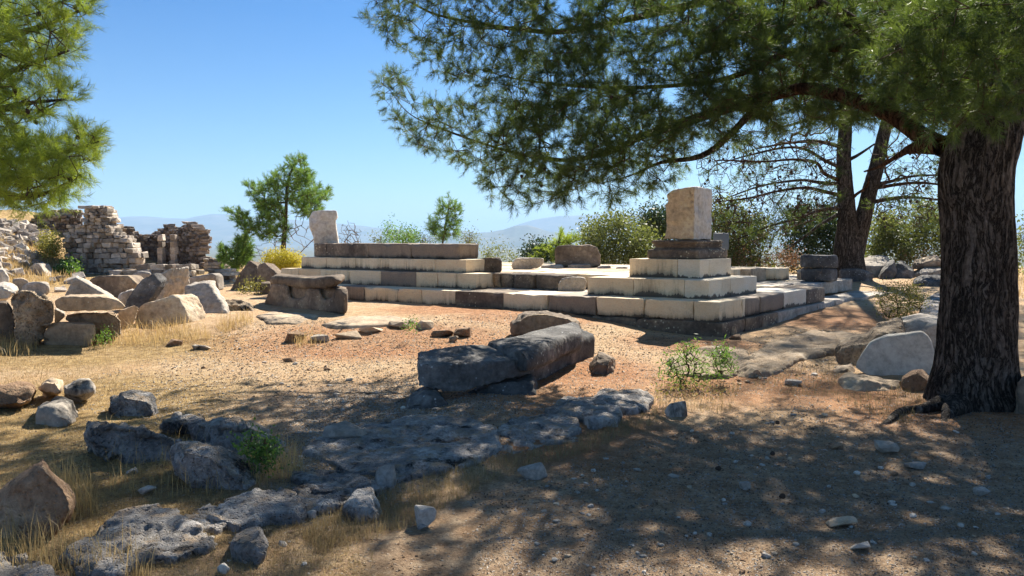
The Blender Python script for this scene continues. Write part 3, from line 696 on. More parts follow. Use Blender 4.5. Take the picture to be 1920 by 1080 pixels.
pstone('stone_slab', 'dark slab lying flat at the foot of the twin trunk pine', [(1572, 528), (1572, 506), (1590, 504), (1616, 505), (1638, 514), (1636, 527), (1624, 531)], 24.0, 1.2, 'dark', disp=HEW, res=28, cat='stone slab')
pstone('stone_slab', 'low dark slab on the back of the terrace right of the monument', [(1371, 527), (1371, 506), (1390, 504), (1415, 508), (1440, 514), (1470, 520), (1500, 526)], 21.5, 1.5, 'dark', disp=HEW, res=28, lean=2, cat='stone slab')

# boulders at the right back
BR = 'boulders heaped behind the pines'
rstone('boulder', 'large grey boulder touching the right side of the twin trunk pine', [(1613, 520), (1610, 490), (1617, 481), (1627, 477), (1661, 476), (1668, 481), (1664, 497), (1645, 518)], 26, 1.4, 'grey', 'boulder', disp=ROU, res=28, group=BR)
rstone('boulder', 'dark pointed boulder leaning on the large grey one', [(1642, 522), (1652, 503), (1664, 489), (1678, 484), (1683, 496), (1680, 512), (1674, 522)], 25.2, 1.0, 'dark', 'boulder', disp=ROU, res=22, group=BR)
rstone('boulder', 'dark rounded boulder in the middle of the heap', [(1674, 522), (1679, 484), (1692, 484), (1700, 494), (1713, 503), (1716, 519)], 25.6, 1.2, 'dark', 'boulder', disp=ROU, res=24, group=BR)
rstone('boulder', 'slanting brown grey boulder resting on top of the heap', [(1702, 500), (1704, 490), (1726, 482), (1752, 475), (1768, 482), (1775, 495), (1722, 502)], 26.5, 1.1, 'dark_warm', 'boulder', disp=ROU, res=22, group=BR)
rstone('boulder', 'pale long boulder beneath the slanting one', [(1713, 520), (1711, 503), (1730, 498), (1775, 494), (1790, 505), (1780, 520)], 26.0, 1.2, 'grey', 'boulder', disp=ROU, res=24, group=BR)
rstone('boulder', 'black flat boulder in front of the heap beside the pine trunk', [(1711, 535), (1712, 524), (1726, 516), (1764, 514), (1785, 520), (1785, 536)], 22.6, 1.0, 'dark', 'boulder', disp=ROU, res=24, group=BR)
fslab('bedrock', 'broad flat rock sheet beside the yellow green bush', [(1740, 545), (1830, 545), (1850, 600), (1760, 605), (1720, 580)], .1, .3, 'bedrock', disp=ROU, res=30)

# ------------------------------------------------------------------ fallen dark slabs in the centre
def slab_world(name, label, mat, plans, cat, **kw):
    parts = []
    for pts, z0, z1 in plans:
        P = [np.array(p) for p in pts]; ar = sum(P[i][0] * P[(i + 1) % len(P)][1] - P[(i + 1) % len(P)][0] * P[i][1] for i in range(len(P)))
        if ar < 0: P = P[::-1]
        parts.append(prism([np.array([p[0], p[1], z0]) for p in P], [np.array([p[0], p[1], z1]) for p in P]))
    queue(name, parts, mat, label, cat, **kw)
def hexa(top, bot):
    return prism(bot, top)
F1 = [(793, 7.62, 661, 727), (780, 7.55, 672, 712), (783, 7.5, 678, 727), (824, 7.6, 682, 738), (871, 7.72, 684, 738), (912, 7.88, 680, 724), (960, 8.05, 675, 711), (1003, 8.25, 668, 703)]
tp = [PY(x, yt, y_) for x, y_, yt, yb in F1[1:]] + [PY(1000, 655, 8.6), PY(950, 648, 8.75), PY(883, 646, 8.6), PY(782, 660, 8.15)]
bt = [PY(x, yb, y_) for x, y_, yt, yb in F1[1:]] + [PY(1000, 672, 8.6), PY(950, 668, 8.75), PY(883, 672, 8.6), PY(785, 690, 8.15)]
queue('fallen_slab', [prism(bt, tp)], 'dark', 'black lichen spotted slab lying in front propped on a small boulder', 'stone slab', res=60, soft=2, disp=((1.3, .02, 'n'), (3.5, .03, 'n'), (9, .012, 'r'), (22, .005, 'n')))
t = .45
a0, a1, b1, b0 = GZ(988, 660, t)[:2], GZ(1093, 618, t)[:2], GZ(1083, 600, t)[:2], GZ(912, 641, t)[:2]
l0, l1 = GZ(996, 668, .30)[:2], GZ(1117, 624, .32)[:2]
slab_world('fallen_slab', 'long black moulded block lying behind the propped slab', 'dark',
           [([a0, a1, b1, b0], .2, t), ([l0, l1, b1 + [.05, .05], b0 + [.15, 0]], -.05, .3)], 'stone slab', res=52, soft=2, disp=((1.3, .025, 'n'), (4, .016, 'n'), (12, .007, 'n')))
rstone('boulder', 'dark flat rock filling the hollow beneath the front slab', [(850, 742), (860, 722), (900, 712), (950, 706), (1000, 702), (1010, 725), (980, 740), (900, 748)], 7.95, .5, 'dark', 'boulder', disp=ROU, res=30, soft=1)
rstone('boulder', 'small dark boulder propping the near end of the front slab', [(757, 748), (770, 729), (800, 722), (838, 726), (845, 742), (835, 760), (800, 767), (765, 762)], 7.35, .6, 'dark', 'boulder', disp=HEW, res=26, soft=1)
rstone('boulder', 'round dark stone wedged under the far end of the front slab', [(975, 732), (978, 702), (992, 697), (1006, 705), (1012, 726), (1004, 736)], 8.35, .35, 'dark', 'boulder', disp=HEW, res=20, soft=1)
rstone('boulder', 'angular grey brown boulder behind the long moulded block', [(957, 628), (957, 602), (968, 598), (969, 590), (985, 583), (1003, 574), (1030, 572), (1052, 574), (1075, 585), (1086, 602), (1090, 625)], 11.6, .8, 'dark_warm', 'boulder', disp=ROU, res=34, topf=0.9)
rstone('boulder', 'rough dark rock at the right end of the moulded block', [(1104, 690), (1106, 668), (1118, 657), (1135, 655), (1150, 660), (1158, 680), (1150, 694), (1125, 697)], 9.3, .5, 'dark_warm', 'boulder', disp=ERO, res=26)

# ------------------------------------------------------------------ triglyph block left of the platform
tb = thing('hollowed_block', 'big brown block with a hollowed front carrying a thick broken slab', 'stone block', tuple(G(575, 590)))
def tri(pts, Ya, Yb, th_, nm, mat, taper=1.0, **kw):
    P = np.array(pts, float); x0, x1 = 494., 651.
    fr = np.array([PY(px, py, Ya + (Yb - Ya) * (px - x0) / (x1 - x0)) for px, py in pts])
    d = np.array([-.17, .98, 0]) * th_; bk = fr + d
    queue(nm, [prism(fr, bk)], mat, parent=tb, **kw)
Ya, Yb = 16.0, G(644, 591)[1]
tri([(495, 576), (494, 558), (504, 531), (540, 534), (545, 560), (570, 560), (575, 538), (600, 541), (606, 562), (622, 562), (628, 541), (651, 542), (651, 588), (640, 591), (613, 589), (550, 583)], Ya, Yb, .3, 'block_front', 'dark_warm', res=44, soft=1, disp=HEW)
tri([(500, 575), (506, 530), (648, 537), (650, 587), (613, 587)], Ya + .27, Yb + .27, .7, 'block_body', 'dark_warm', res=30, soft=1, disp=HEW)
ts = [PY(x, y, 15.9 + (13.9 - 15.9) * (x - 500) / 140.) for x, y in [(505, 537), (506, 514), (533, 517), (580, 521), (640, 517), (639, 531), (618, 541), (571, 543), (538, 538)]]
ts = np.array(ts); queue('stone_slab', [prism(ts, ts + np.array([-.12, .95, .0]))], 'dark_warm', 'thick brown slab lying on the big hollowed block', 'stone slab', res=36, soft=1, disp=HEW)
fslab('paving_slab', 'worn flat slab in the ground in front of the hollowed block', [(600, 605), (660, 592), (745, 590), (780, 597), (730, 607), (640, 612)], .03, .12, 'grey_warm', 'paving slab', disp=((1, .02, 'n'), (8, .01, 'n')), res=30)
fslab('paving_slab', 'flat shaded slab under the left end of the hollowed block', [(478, 590), (520, 578), (600, 590), (560, 603), (500, 603)], .02, .12, 'grey_warm', 'paving slab', disp=((1, .02, 'n'), (8, .01, 'n')), res=26)
pstone('stone_block', 'small dark block behind the left end of the hollowed block', [(489, 552), (489, 529), (506, 528), (508, 552)], 19, .5, 'dark_warm', disp=HEW, res=16, cat='stone block')

# ------------------------------------------------------------------ heap of fallen blocks at the left
HP = 'fallen blocks heaped at the left'
pstone('fallen_block', 'rectangular weathered block standing lowest in front of the heap', [(83, 623), (93, 607), (102, 604), (175, 605), (180, 610), (179, 637), (167, 647), (93, 650), (79, 642)], 11.35, .5, 'grey_warm', 'stone block', disp=HEW, res=34, group=HP, ext=(.1, 1))
pstone('fallen_block', 'long rounded slab lying across two lower blocks', [(100, 573), (100, 563), (117, 555), (160, 554.5), (205, 555), (209, 560), (222, 562), (237, 575), (230, 581), (200, 583), (122, 586), (107, 581)], 11.35, .75, 'grey_warm', 'stone slab', disp=HEW, res=38, soft=3, group=HP, sink=0)
pstone('fallen_block', 'brown broken block right under the long rounded slab', [(121, 604), (120, 587), (200, 584), (217, 583), (223, 597), (227, 600), (227, 627), (213, 634), (183, 631), (165, 610)], 11.75, .6, 'grey_warm', 'stone block', disp=ROU, res=32, group=HP)
pstone('fallen_block', 'small pale wedge stone between the lower blocks', [(102, 603), (102, 578), (120, 586), (123, 594)], 11.9, .4, 'grey', 'stone block', disp=HEW, res=16, group=HP)
pstone('fallen_block', 'triangular grey slab standing on edge behind the long slab', [(118, 575), (121, 554), (133, 530), (141, 520), (155, 527), (180, 542), (207, 556), (210, 575)], 12.6, .3, 'grey', 'stone slab', disp=HEW, res=34, group=HP, ext=(.35, 1), taper=1, lean=.25)
pstone('eroded_rock', 'cavernous brown eroded rock at the left of the heap', [(15, 563), (18, 553), (37, 542), (57, 543), (73, 555), (100, 563), (104, 580), (102, 603), (87, 618), (78, 640), (50, 657), (28, 650), (25, 597), (17, 580)], 11.3, 1.0, 'pitted', 'rock', disp=((1.2, .12, 'n'), (2.6, .22, 'p'), (7, .07, 'p'), (18, .02, 'n')), res=46, soft=3, group=HP)
rstone('fallen_block', 'white speckled boulder at the left side of the heap', [(-14, 560), (-14, 527), (0, 522), (13, 521), (33, 537), (34, 543), (10, 561)], 12.4, .8, 'grey', 'boulder', disp=ROU, res=26, group=HP)
pstone('fallen_block', 'pale wedge of stone behind the white speckled boulder', [(-14, 524), (-12, 503), (5, 503), (17, 520), (15, 530)], 13.4, .6, 'grey', 'stone block', disp=HEW, res=20, group=HP, drop=15)
pstone('fallen_block', 'dark boulder low down beneath the white speckled one', [(-14, 630), (-14, 570), (0, 566), (10, 565), (18, 573), (28, 597), (27, 640), (10, 650)], 11.7, .8, 'dark_warm', 'boulder', disp=ROU, res=24, group=HP)
pstone('fallen_block', 'moulded dark architrave block with a pale broken end', [(163, 530), (177, 518), (205, 517), (240, 517), (256, 533), (250, 543), (222, 551), (195, 552), (172, 545)], 16.2, .9, 'dark_warm', 'stone block', disp=HEW, res=32, group=HP, ext=(.4, 1), drop=20)
pstone('fallen_block', 'dark slab tilted steeply with its edge catching the sun', [(230, 580), (237, 560), (253, 538), (267, 523), (290, 512), (302, 526), (295, 542), (287, 555), (272, 574), (245, 590)], 13.7, .28, 'dark', 'stone slab', disp=HEW, res=36, group=HP, ext=(.5, 1), lean=.5, taper=1)
pstone('fallen_block', 'tall slab with a bright speckled side in the middle of the heap', [(283, 570), (290, 530), (298, 513), (312, 506), (325, 502), (320, 520), (310, 545), (302, 572)], 14.6, .75, 'grey', 'stone slab', disp=ROU, res=36, group=HP, ext=(.62, 1), taper=1, drop=10)
pstone('fallen_block', 'broad grey brown slab leaning at the front of the heap', [(247, 627), (252, 600), (260, 578), (270, 570), (300, 562), (323, 554), (335, 560), (345, 580), (350, 600), (353, 626), (300, 630)], 12.9, .5, 'grey_warm', 'stone slab', disp=HEW, res=42, group=HP, ext=(.75, 1), lean=.35, taper=1)
pstone('fallen_block', 'big rough grey slab leaning at the right end of the heap', [(362, 603), (345, 560), (347, 533), (362, 530), (393, 527), (399, 543), (408, 558), (418, 575), (425, 588), (422, 604), (387, 606)], 13.9, .5, 'grey', 'stone slab', disp=((1.2, .04, 'n'), (5, .035, 'n'), (12, .02, 'n')), res=40, group=HP, ext=(.2, 1), lean=.9, taper=1)
rstone('eroded_rock', 'low pitted brown rock at the right end of the heap', [(404, 570), (403, 556), (428, 553), (455, 556), (470, 562), (477, 576), (473, 590), (455, 597), (430, 597), (422, 585)], 14.6, .8, 'pitted', 'rock', disp=((1.4, .07, 'n'), (4, .09, 'p'), (12, .03, 'n')), res=36, group=HP)
pstone('fallen_block', 'long pale slab pointing right behind the heap', [(333, 542), (333, 525), (370, 517), (402, 511), (408, 517), (411, 540), (404, 541), (400, 524), (372, 530)], 18, .5, 'grey', 'stone slab', disp=HEW, res=28, group=HP, ext=(.4, 1))
pstone('fallen_block', 'short dark stone wedged left of the broad leaning slab', [(220, 625), (222, 585), (240, 577), (253, 572), (260, 578), (255, 595), (245, 618)], 12.7, .4, 'grey_warm', 'stone block', disp=HEW, res=22, group=HP)
pstone('fallen_block', 'flat thin stone bridging the gap above the dark tilted slab', [(240, 520), (262, 509), (281, 511), (284, 515), (262, 523)], 18.5, .8, 'grey', 'stone slab', disp=HEW, res=20, group=HP, drop=14)
pstone('fallen_block', 'pale wedge tucked between the tilted slab and the architrave', [(222, 552), (240, 545), (253, 541), (250, 556), (236, 566), (215, 566)], 14.3, .5, 'grey', 'stone block', disp=HEW, res=18, group=HP, drop=8)
pstone('fallen_block', 'upright rounded stone standing alone at the foot of the slope', [(55, 528), (55, 503), (63, 494), (75, 494), (78, 502), (85, 512), (88, 528)], 26.5, .9, 'grey', 'stone block', disp=HEW, res=24, ext=(.4, 1))
pstone('fallen_block', 'square stone frame fragment half buried in the slope', [(5, 527), (4, 505), (27, 505), (31, 526)], 26.5, .6, 'grey', 'stone block', disp=HEW, res=18)
pstone('fallen_block', 'flat stone lying before the white speckled boulder', [(22, 540), (23, 523), (40, 521), (52, 526), (55, 531), (38, 541)], 19, .6, 'grey_warm', 'stone block', disp=HEW, res=18, group=HP, drop=8)
pstone('fallen_block', 'grey block resting behind the eroded rock', [(40, 556), (40, 538), (55, 529), (90, 529), (94, 536), (93, 548), (72, 556)], 18.5, .9, 'grey', 'stone block', disp=HEW, res=22, group=HP, drop=8)
pstone('fallen_block', 'dark triangular slab standing in dry grass before the young pine', [(430, 541), (440, 525), (452, 508), (467, 488), (480, 497), (486, 512), (484, 541)], 20.5, .6, 'dark_warm', 'stone slab', disp=HEW, res=28, ext=(.5, 1), lean=.3)
pstone('fallen_block', 'smaller dark slab leaning right of the triangular one', [(480, 535), (482, 496), (496, 492), (510, 504), (520, 514), (508, 530)], 20.3, .5, 'dark_warm', 'stone slab', disp=HEW, res=22, ext=(.5, 1), lean=.3)

# ------------------------------------------------------------------ bedrock kerb line in the foreground
KB = 'flat rocks along the old kerb line'
fslab('bedrock', 'widest flat kerb rock marked with faint pink paint', [(560, 850), (600, 815), (690, 788), (800, 772), (880, 778), (932, 800), (940, 832), (890, 862), (800, 880), (742, 892), (690, 880), (610, 880)], .055, .25, disp=((.8, .02, 'n'), (3, .025, 'n'), (9, .035, 'p'), (24, .012, 'p'), (40, .005, 'n')), res=90, group=KB, soft=0)
fslab('bedrock', 'flat kerb rock right of the pink marked one', [(925, 800), (985, 772), (1040, 768), (1088, 778), (1092, 800), (1060, 812), (1000, 806), (965, 822)], .055, .25, disp=ROU, res=44, group=KB)
fslab('bedrock', 'bluish kerb rock below the fallen black slabs', [(1020, 758), (1060, 740), (1120, 746), (1166, 762), (1160, 782), (1105, 788), (1085, 772)], .09, .3, disp=ROU, res=40, group=KB)
fslab('bedrock', 'kerb rock nearest the green plant', [(1095, 742), (1140, 724), (1205, 724), (1228, 742), (1218, 756), (1172, 762), (1130, 748)], .09, .3, disp=ROU, res=36, group=KB)
fslab('bedrock', 'largest rugged grey rock sheet in the grass', [(120, 1035), (180, 985), (260, 945), (325, 955), (350, 975), (400, 992), (398, 1015), (330, 1040), (270, 1040), (220, 1070), (150, 1072)], .055, .25, disp=ERO, res=60, group=KB, soft=1)
fslab('bedrock', 'rugged grey rock sheet cut by the corner of the view', [(-60, 1040), (20, 1028), (80, 1040), (115, 1075), (60, 1130), (-60, 1130)], .08, .3, disp=ERO, res=36, group=KB, soft=1)
fslab('bedrock', 'sunlit kerb rock with a black broken edge', [(388, 965), (430, 935), (500, 915), (552, 918), (575, 945), (560, 962), (500, 965), (450, 985)], .055, .25, disp=ERO, res=46, group=KB, soft=1)
rstone('boulder', 'blue grey pitted rock standing below the sunlit kerb rock', [(436, 1040), (432, 1005), (445, 985), (470, 978), (500, 985), (506, 1005), (490, 1035), (455, 1052)], 3.75, .3, 'bedrock', 'rock', disp=((2, .04, 'n'), (7, .03, 'p'), (20, .01, 'n')), res=40, soft=1, group=KB)
rstone('boulder', 'dark lumpy rock hidden in straw beside the kerb', [(640, 975), (645, 940), (665, 918), (695, 917), (712, 940), (715, 965), (690, 978)], 4.35, .3, 'bedrock', 'rock', disp=((2, .04, 'n'), (7, .03, 'p'), (20, .01, 'n')), res=34, soft=1, group=KB)
fslab('bedrock', 'low crumbling rock left of the pink marked one', [(540, 885), (600, 868), (660, 880), (700, 905), (650, 920), (580, 915)], .06, .25, disp=ERO, res=36, group=KB)
fslab('bedrock', 'sunlit flat ledge running towards the monument corner', [(1390, 672), (1440, 640), (1530, 617), (1625, 622), (1640, 640), (1560, 655), (1500, 668), (1462, 690), (1415, 696)], .08, .3, 'bedrock_w', disp=((.8, .03, 'n'), (3, .03, 'n'), (7, .05, 'p'), (18, .02, 'p')), res=84, group=KB, soft=0)
fslab('bedrock', 'sunlit flat ledge right behind the green plant', [(1250, 668), (1330, 645), (1400, 650), (1410, 672), (1375, 700), (1320, 700), (1260, 690)], .07, .3, 'bedrock_w', disp=((.8, .03, 'n'), (3, .03, 'n'), (7, .05, 'p'), (18, .02, 'p')), res=46, group=KB)
rstone('boulder', 'small brown rock breaking the edge of the sunlit ledge', [(1372, 712), (1376, 690), (1395, 680), (1425, 683), (1440, 700), (1430, 710), (1400, 714)], 8.9, .5, 'grey_warm', 'rock', disp=ROU, res=22)
fslab('bedrock', 'crumbling kerb rock between the sunlit and the pink marked ones', [(560, 955), (552, 918), (600, 900), (660, 905), (712, 895), (735, 905), (700, 925), (640, 945)], .05, .25, disp=ERO, res=44, group=KB, soft=0)
fslab('bedrock', 'low rock filling the kerb between the rugged sheet and the sunlit rock', [(335, 975), (350, 950), (395, 938), (430, 945), (440, 975), (405, 992)], .04, .2, disp=ERO, res=30, group=KB, soft=0)
fslab('bedrock', 'thin rock step between pink marked rock and bluish rock', [(905, 835), (935, 812), (1000, 806), (1085, 812), (1095, 822), (1020, 832), (950, 850)], .03, .2, disp=ERO, res=36, group=KB, soft=0)
# left rocks
rstone('boulder', 'longest lichen covered grey rock in the left foreground', [(322, 868), (318, 835), (335, 818), (365, 818), (400, 824), (445, 836), (478, 848), (492, 868), (480, 900), (445, 922), (400, 932), (360, 912), (330, 890)], 4.9, .38, 'bedrock', 'rock', disp=((1.2, .05, 'n'), (4, .03, 'n'), (9, .03, 'p'), (24, .008, 'n')), res=60, soft=1, topf=.8)
rstone('boulder', 'grey rock joining the upper end of the longest one', [(158, 815), (168, 784), (210, 778), (255, 788), (305, 806), (345, 822), (355, 850), (340, 880), (290, 872), (235, 856), (180, 838)], 5.45, .38, 'bedrock', 'rock', disp=ERO, res=50, soft=1, topf=.8)
rstone('boulder', 'dark split rock behind the small green plant', [(362, 812), (370, 790), (410, 780), (455, 778), (500, 792), (545, 830), (552, 862), (500, 870), (440, 865), (385, 845)], 5.6, .38, 'bedrock', 'rock', disp=ERO, res=50, soft=1, topf=.8)
rstone('boulder', 'dark capped rock farthest up in the left grass', [(206, 768), (208, 745), (230, 730), (265, 727), (290, 735), (297, 765), (285, 780), (225, 780)], 6.9, .38, 'bedrock', 'rock', disp=ERO, res=34, soft=1, topf=.8)
rstone('boulder', 'pale rounded rock between dry grass and shade', [(68, 785), (72, 760), (90, 748), (120, 745), (145, 756), (150, 778), (120, 792)], 6.6, .5, 'grey', 'rock', disp=ROU, res=28, soft=1)
rstone('boulder', 'squarish sunlit rock with a flat top in the grass', [(118, 738), (116, 712), (130, 702), (160, 700), (174, 712), (180, 735), (150, 742)], 7.3, .5, 'grey', 'rock', disp=ROU, res=26, soft=1)
rstone('boulder', 'small sunlit rock touching the squarish one', [(72, 728), (76, 710), (95, 703), (112, 706), (118, 722), (112, 734), (85, 736)], 7.5, .4, 'grey_warm', 'rock', disp=ROU, res=22, soft=1)
rstone('boulder', 'low brown rock cut by the left border', [(-20, 755), (-20, 722), (20, 715), (55, 716), (64, 728), (56, 748), (20, 758)], 7.1, .6, 'brown_rock', 'rock', disp=ROU, res=28, soft=1)
rstone('boulder', 'big pointed brown boulder in the near left grass', [(-8, 985), (-5, 935), (20, 905), (52, 882), (80, 856), (103, 884), (125, 905), (140, 935), (128, 965), (90, 985), (40, 995)], 4.15, .5, 'brown_rock', 'boulder', disp=((1.3, .06, 'n'), (5, .03, 'n'), (14, .014, 'n')), res=50, soft=1, topf=0.93, cuts=0)
rstone('boulder', 'low dark rock in the grass below the capped rock', [(300, 800), (310, 775), (345, 768), (385, 775), (395, 795), (350, 806)], 6.2, .4, 'bedrock', 'rock', disp=ERO, res=26, soft=1)
# rocks around the big pine
TR = 'stones beside the big pine trunk'
pstone('cut_slab', 'white smooth cut slab leaning next to the pine trunk', [(1604, 690), (1606, 680), (1618, 660), (1631, 642), (1660, 631), (1700, 626), (1729, 622), (1740, 630), (1747, 642), (1753, 667), (1750, 697), (1695, 704), (1640, 704)], 9.0, .25, 'white', 'stone slab', disp=((1, .012, 'n'), (9, .006, 'n')), res=44, soft=1, group=TR, lean=.35, taper=1)
rstone('boulder', 'rough brown rock rising behind the white slab', [(1567, 652), (1575, 640), (1598, 631), (1629, 624), (1640, 608), (1658, 600), (1693, 591), (1702, 622), (1700, 650), (1640, 690), (1600, 684), (1573, 677)], 9.9, .9, 'pitted', 'boulder', disp=((1.2, .05, 'n'), (5, .05, 'p'), (14, .02, 'n')), res=48, soft=1, group=TR)
rstone('boulder', 'largest flat topped pale boulder partly behind the trunk', [(1672, 600), (1670, 582), (1684, 578), (1720, 582), (1768, 590), (1790, 600), (1790, 650), (1749, 655), (1700, 640)], 10.7, 1.2, 'grey', 'boulder', disp=((1.0, .04, 'n'), (5, .02, 'n'), (14, .01, 'n')), res=44, group=TR, topf=0.82)
rstone('boulder', 'small dark rock at the left of the white slab', [(1543, 700), (1548, 688), (1576, 675), (1593, 672), (1607, 688), (1602, 702), (1564, 711)], 9.2, .4, 'dark_warm', 'rock', disp=ROU, res=26, soft=1, group=TR)
rstone('boulder', 'long low rock lying in front of the white slab', [(1567, 728), (1567, 715), (1576, 701), (1593, 694), (1625, 697), (1656, 699), (1691, 702), (1692, 720), (1660, 732), (1642, 740), (1607, 743)], 8.15, .5, 'grey_warm', 'rock', disp=ROU, res=40, soft=1, group=TR, topf=0.6)
rstone('boulder', 'small angular brown rock between the long rock and the trunk', [(1691, 722), (1692, 706), (1711, 693), (1733, 687), (1745, 698), (1741, 716), (1722, 727)], 8.1, .4, 'brown_rock', 'rock', disp=HEW, res=24, soft=1, group=TR)
rstone('boulder', 'mossy rock showing beyond the right side of the trunk', [(1903, 775), (1904, 700), (1918, 685), (1950, 690), (1955, 775)], 7.0, .5, 'dark_warm', 'rock', disp=ROU, res=24, soft=1, group=TR)
# loose single stones that stand out
def loose(label, x0, x1, y0, y1, mat, seed, kind_='angular', name='loose_stone', group=None):
    p = G((x0 + x1) / 2, y1 - (y1 - y0) * .12); w = (x1 - x0) / F * p[1]; h = (y1 - y0) / F * p[1]
    r = np.random.default_rng(seed); n = 9; V = r.uniform(-1, 1, size=(15, 3)); V /= (np.linalg.norm(V, axis=1, keepdims=True) ** .55); V /= np.abs(V).max(0)
    import bmesh
    bm = bmesh.new()
    for v in V * np.array([w / 2, w * .38, h * .52]) * 1.02: bm.verts.new(v)
    bmesh.ops.convex_hull(bm, input=bm.verts[:]); bmesh.ops.bevel(bm, geom=bm.edges[:], offset=min(w, h) * .035, segments=1, affect='EDGES', profile=.6)
    bmesh.ops.triangulate(bm, faces=bm.faces[:])
    me = bpy.data.meshes.new(name); bm.to_mesh(me); bm.free(); me.materials.append(M[mat])
    return link(name, me, (p[0], p[1], float(gz(p[0], p[1])[0]) + h * .30), label=label, cat='stone', group=group)
for i, (lab, x0, x1, y0, y1, mt) in enumerate([
    ('ochre white stone at the edge of the gravel path', 968, 1028, 862, 900, 'pale_rock'),
    ('pale rounded stone in the middle of the near straw edge', 766, 820, 938, 985, 'pale_rock'),
    ('upright pale stone at the corner of the pink marked rock', 702, 745, 870, 918, 'pale_rock'),
    ('squared blue grey stone beneath the green plant', 1247, 1292, 750, 785, 'grey'),
    ('tilted grey slab fragment on the gravel left of the kerb', 606, 690, 792, 834, 'grey'),
    ('dark angular stone nearest the block heap grass', 531, 576, 618, 642, 'brown_rock'),
    ('pale low stone beside the dark angular one', 580, 622, 624, 640, 'grey'),
    ('cracked grey stone in the sunlit row', 628, 680, 618, 635, 'grey_warm'),
    ('flat grey stone in the middle of the sunlit row', 672, 720, 612, 624, 'grey_warm'),
    ('greyish rock left of the small weed', 728, 768, 600, 616, 'grey_warm'),
    ('brown rock right of the small weed', 778, 815, 600, 618, 'grey_warm'),
    ('ochre lump at the right end of the sunlit row', 808, 852, 615, 633, 'brown_rock'),
    ('round brown stone touching the ochre lump', 850, 885, 612, 634, 'brown_rock'),
    ('small pale stone under the ochre lump', 842, 862, 630, 644, 'grey_warm'),
    ('small dark stone left of the centre on open sand', 607, 620, 690, 697, 'brown_rock'),
    ('brown lump casting a long shade on the sand', 530, 556, 671, 682, 'brown_rock'),
    ('small brown rock before the big rough leaning slab', 312, 342, 634, 650, 'brown_rock'),
    ('flat grey stone on the sand below the brown rock', 362, 396, 646, 656, 'grey'),
    ('flat pale stone half sunk in the left grass', 226, 258, 874, 890, 'pale_rock'),
    ('blue white stone half hidden in straw', 258, 292, 908, 924, 'pale_rock'),
    ('reddish flat stone beside the rugged rock sheet', 232, 256, 955, 972, 'brown_rock'),
    ('pale stone wedged at the end of the sunlit kerb rock', 572, 594, 952, 972, 'pale_rock'),
    ('pale flat stone right of the pine root', 1640, 1682, 820, 848, 'grey'),
    ('thin pale flake below the pine root', 1694, 1735, 858, 872, 'pale_rock'),
    ('pale pointed stone at the right of the path', 1824, 1854, 911, 930, 'pale_rock'),
    ('reddish tile chip in the middle of the shaded path', 1554, 1582, 828, 840, 'brown_rock'),
    ('ochre stone at the foot of the platform corner', 1364, 1390, 624, 637, 'brown_rock'),
    ('biggest low stone in the near path', 1550, 1605, 960, 985, 'grey_warm'),
    ('low grey stone just below the biggest path stone', 1590, 1628, 1012, 1030, 'grey'),
    ('pale stone on the path left of the sun flecks', 1385, 1408, 902, 920, 'pale_rock'),
    ('brown pointed block fragment at the plinth corner', 1362, 1384, 608, 630, 'grey_warm'),
    ('flat white stone under the ledge shadow', 1472, 1506, 712, 724, 'pale_rock'),
    ('pale stone before the near straw edge', 780, 800, 976, 988, 'pale_rock'),
    ('round white pebble in the near straw', 520, 538, 1012, 1026, 'pale_rock'),
    ('blue grey stone lowest in the near straw', 408, 432, 1054, 1076, 'grey'),
]):
    loose(lab, x0, x1, y0, y1, mt, 100 + i)
flush()

# small repeated stones on the path: individuals sharing meshes
def pebble_mesh(seed, mat, sub=1):
    import bmesh
    bm = bmesh.new(); bmesh.ops.create_icosphere(bm, subdivisions=sub, radius=1); r = random.Random(seed)
    for v in bm.verts: v.co *= r.uniform(.72, 1.15)
    me = bpy.data.meshes.new('pebble'); bm.to_mesh(me); bm.free(); me.materials.append(M[mat]); return me
PM = [pebble_mesh(i, m, 2) for i, m in enumerate(['pale_rock', 'pale_rock', 'grey', 'grey', 'grey_warm', 'pale_rock', 'brown_rock'])]
regs = [([(1000, 1080), (960, 930), (1200, 830), (1500, 770), (1900, 820), (1920, 1080)], 120), ([(540, 900), (600, 760), (760, 740), (930, 790), (720, 800), (600, 860)], 60), ([(200, 1080), (300, 940), (560, 1000), (700, 1080)], 20), ([(350, 700), (450, 640), (900, 650), (740, 760), (500, 740)], 35), ([(1300, 740), (1400, 700), (1600, 640), (1550, 720)], 15)]
for poly, n in regs:
    for px, py in sample_poly(poly, n):
        p = G(px, py); w = random.uniform(.008, .022) * (1.4 if random.random() < .12 else 1) * (p[1] / 5) ** .5
        o = bpy.data.objects.new('pebble', random.choice(PM)); COL.objects.link(o)
        o.scale = (w * random.uniform(.9, 1.5), w, w * random.uniform(.4, .75)); o.location = (p[0], p[1], float(gz(p[0], p[1])[0]) + w * .25)
        o.rotation_euler = (random.uniform(-.2, .2), random.uniform(-.2, .2), random.uniform(0, 6.3))
        props(o, 'small loose pebble scattered on the bare ground of the clearing', 'pebble', 'small pebbles scattered over the clearing')

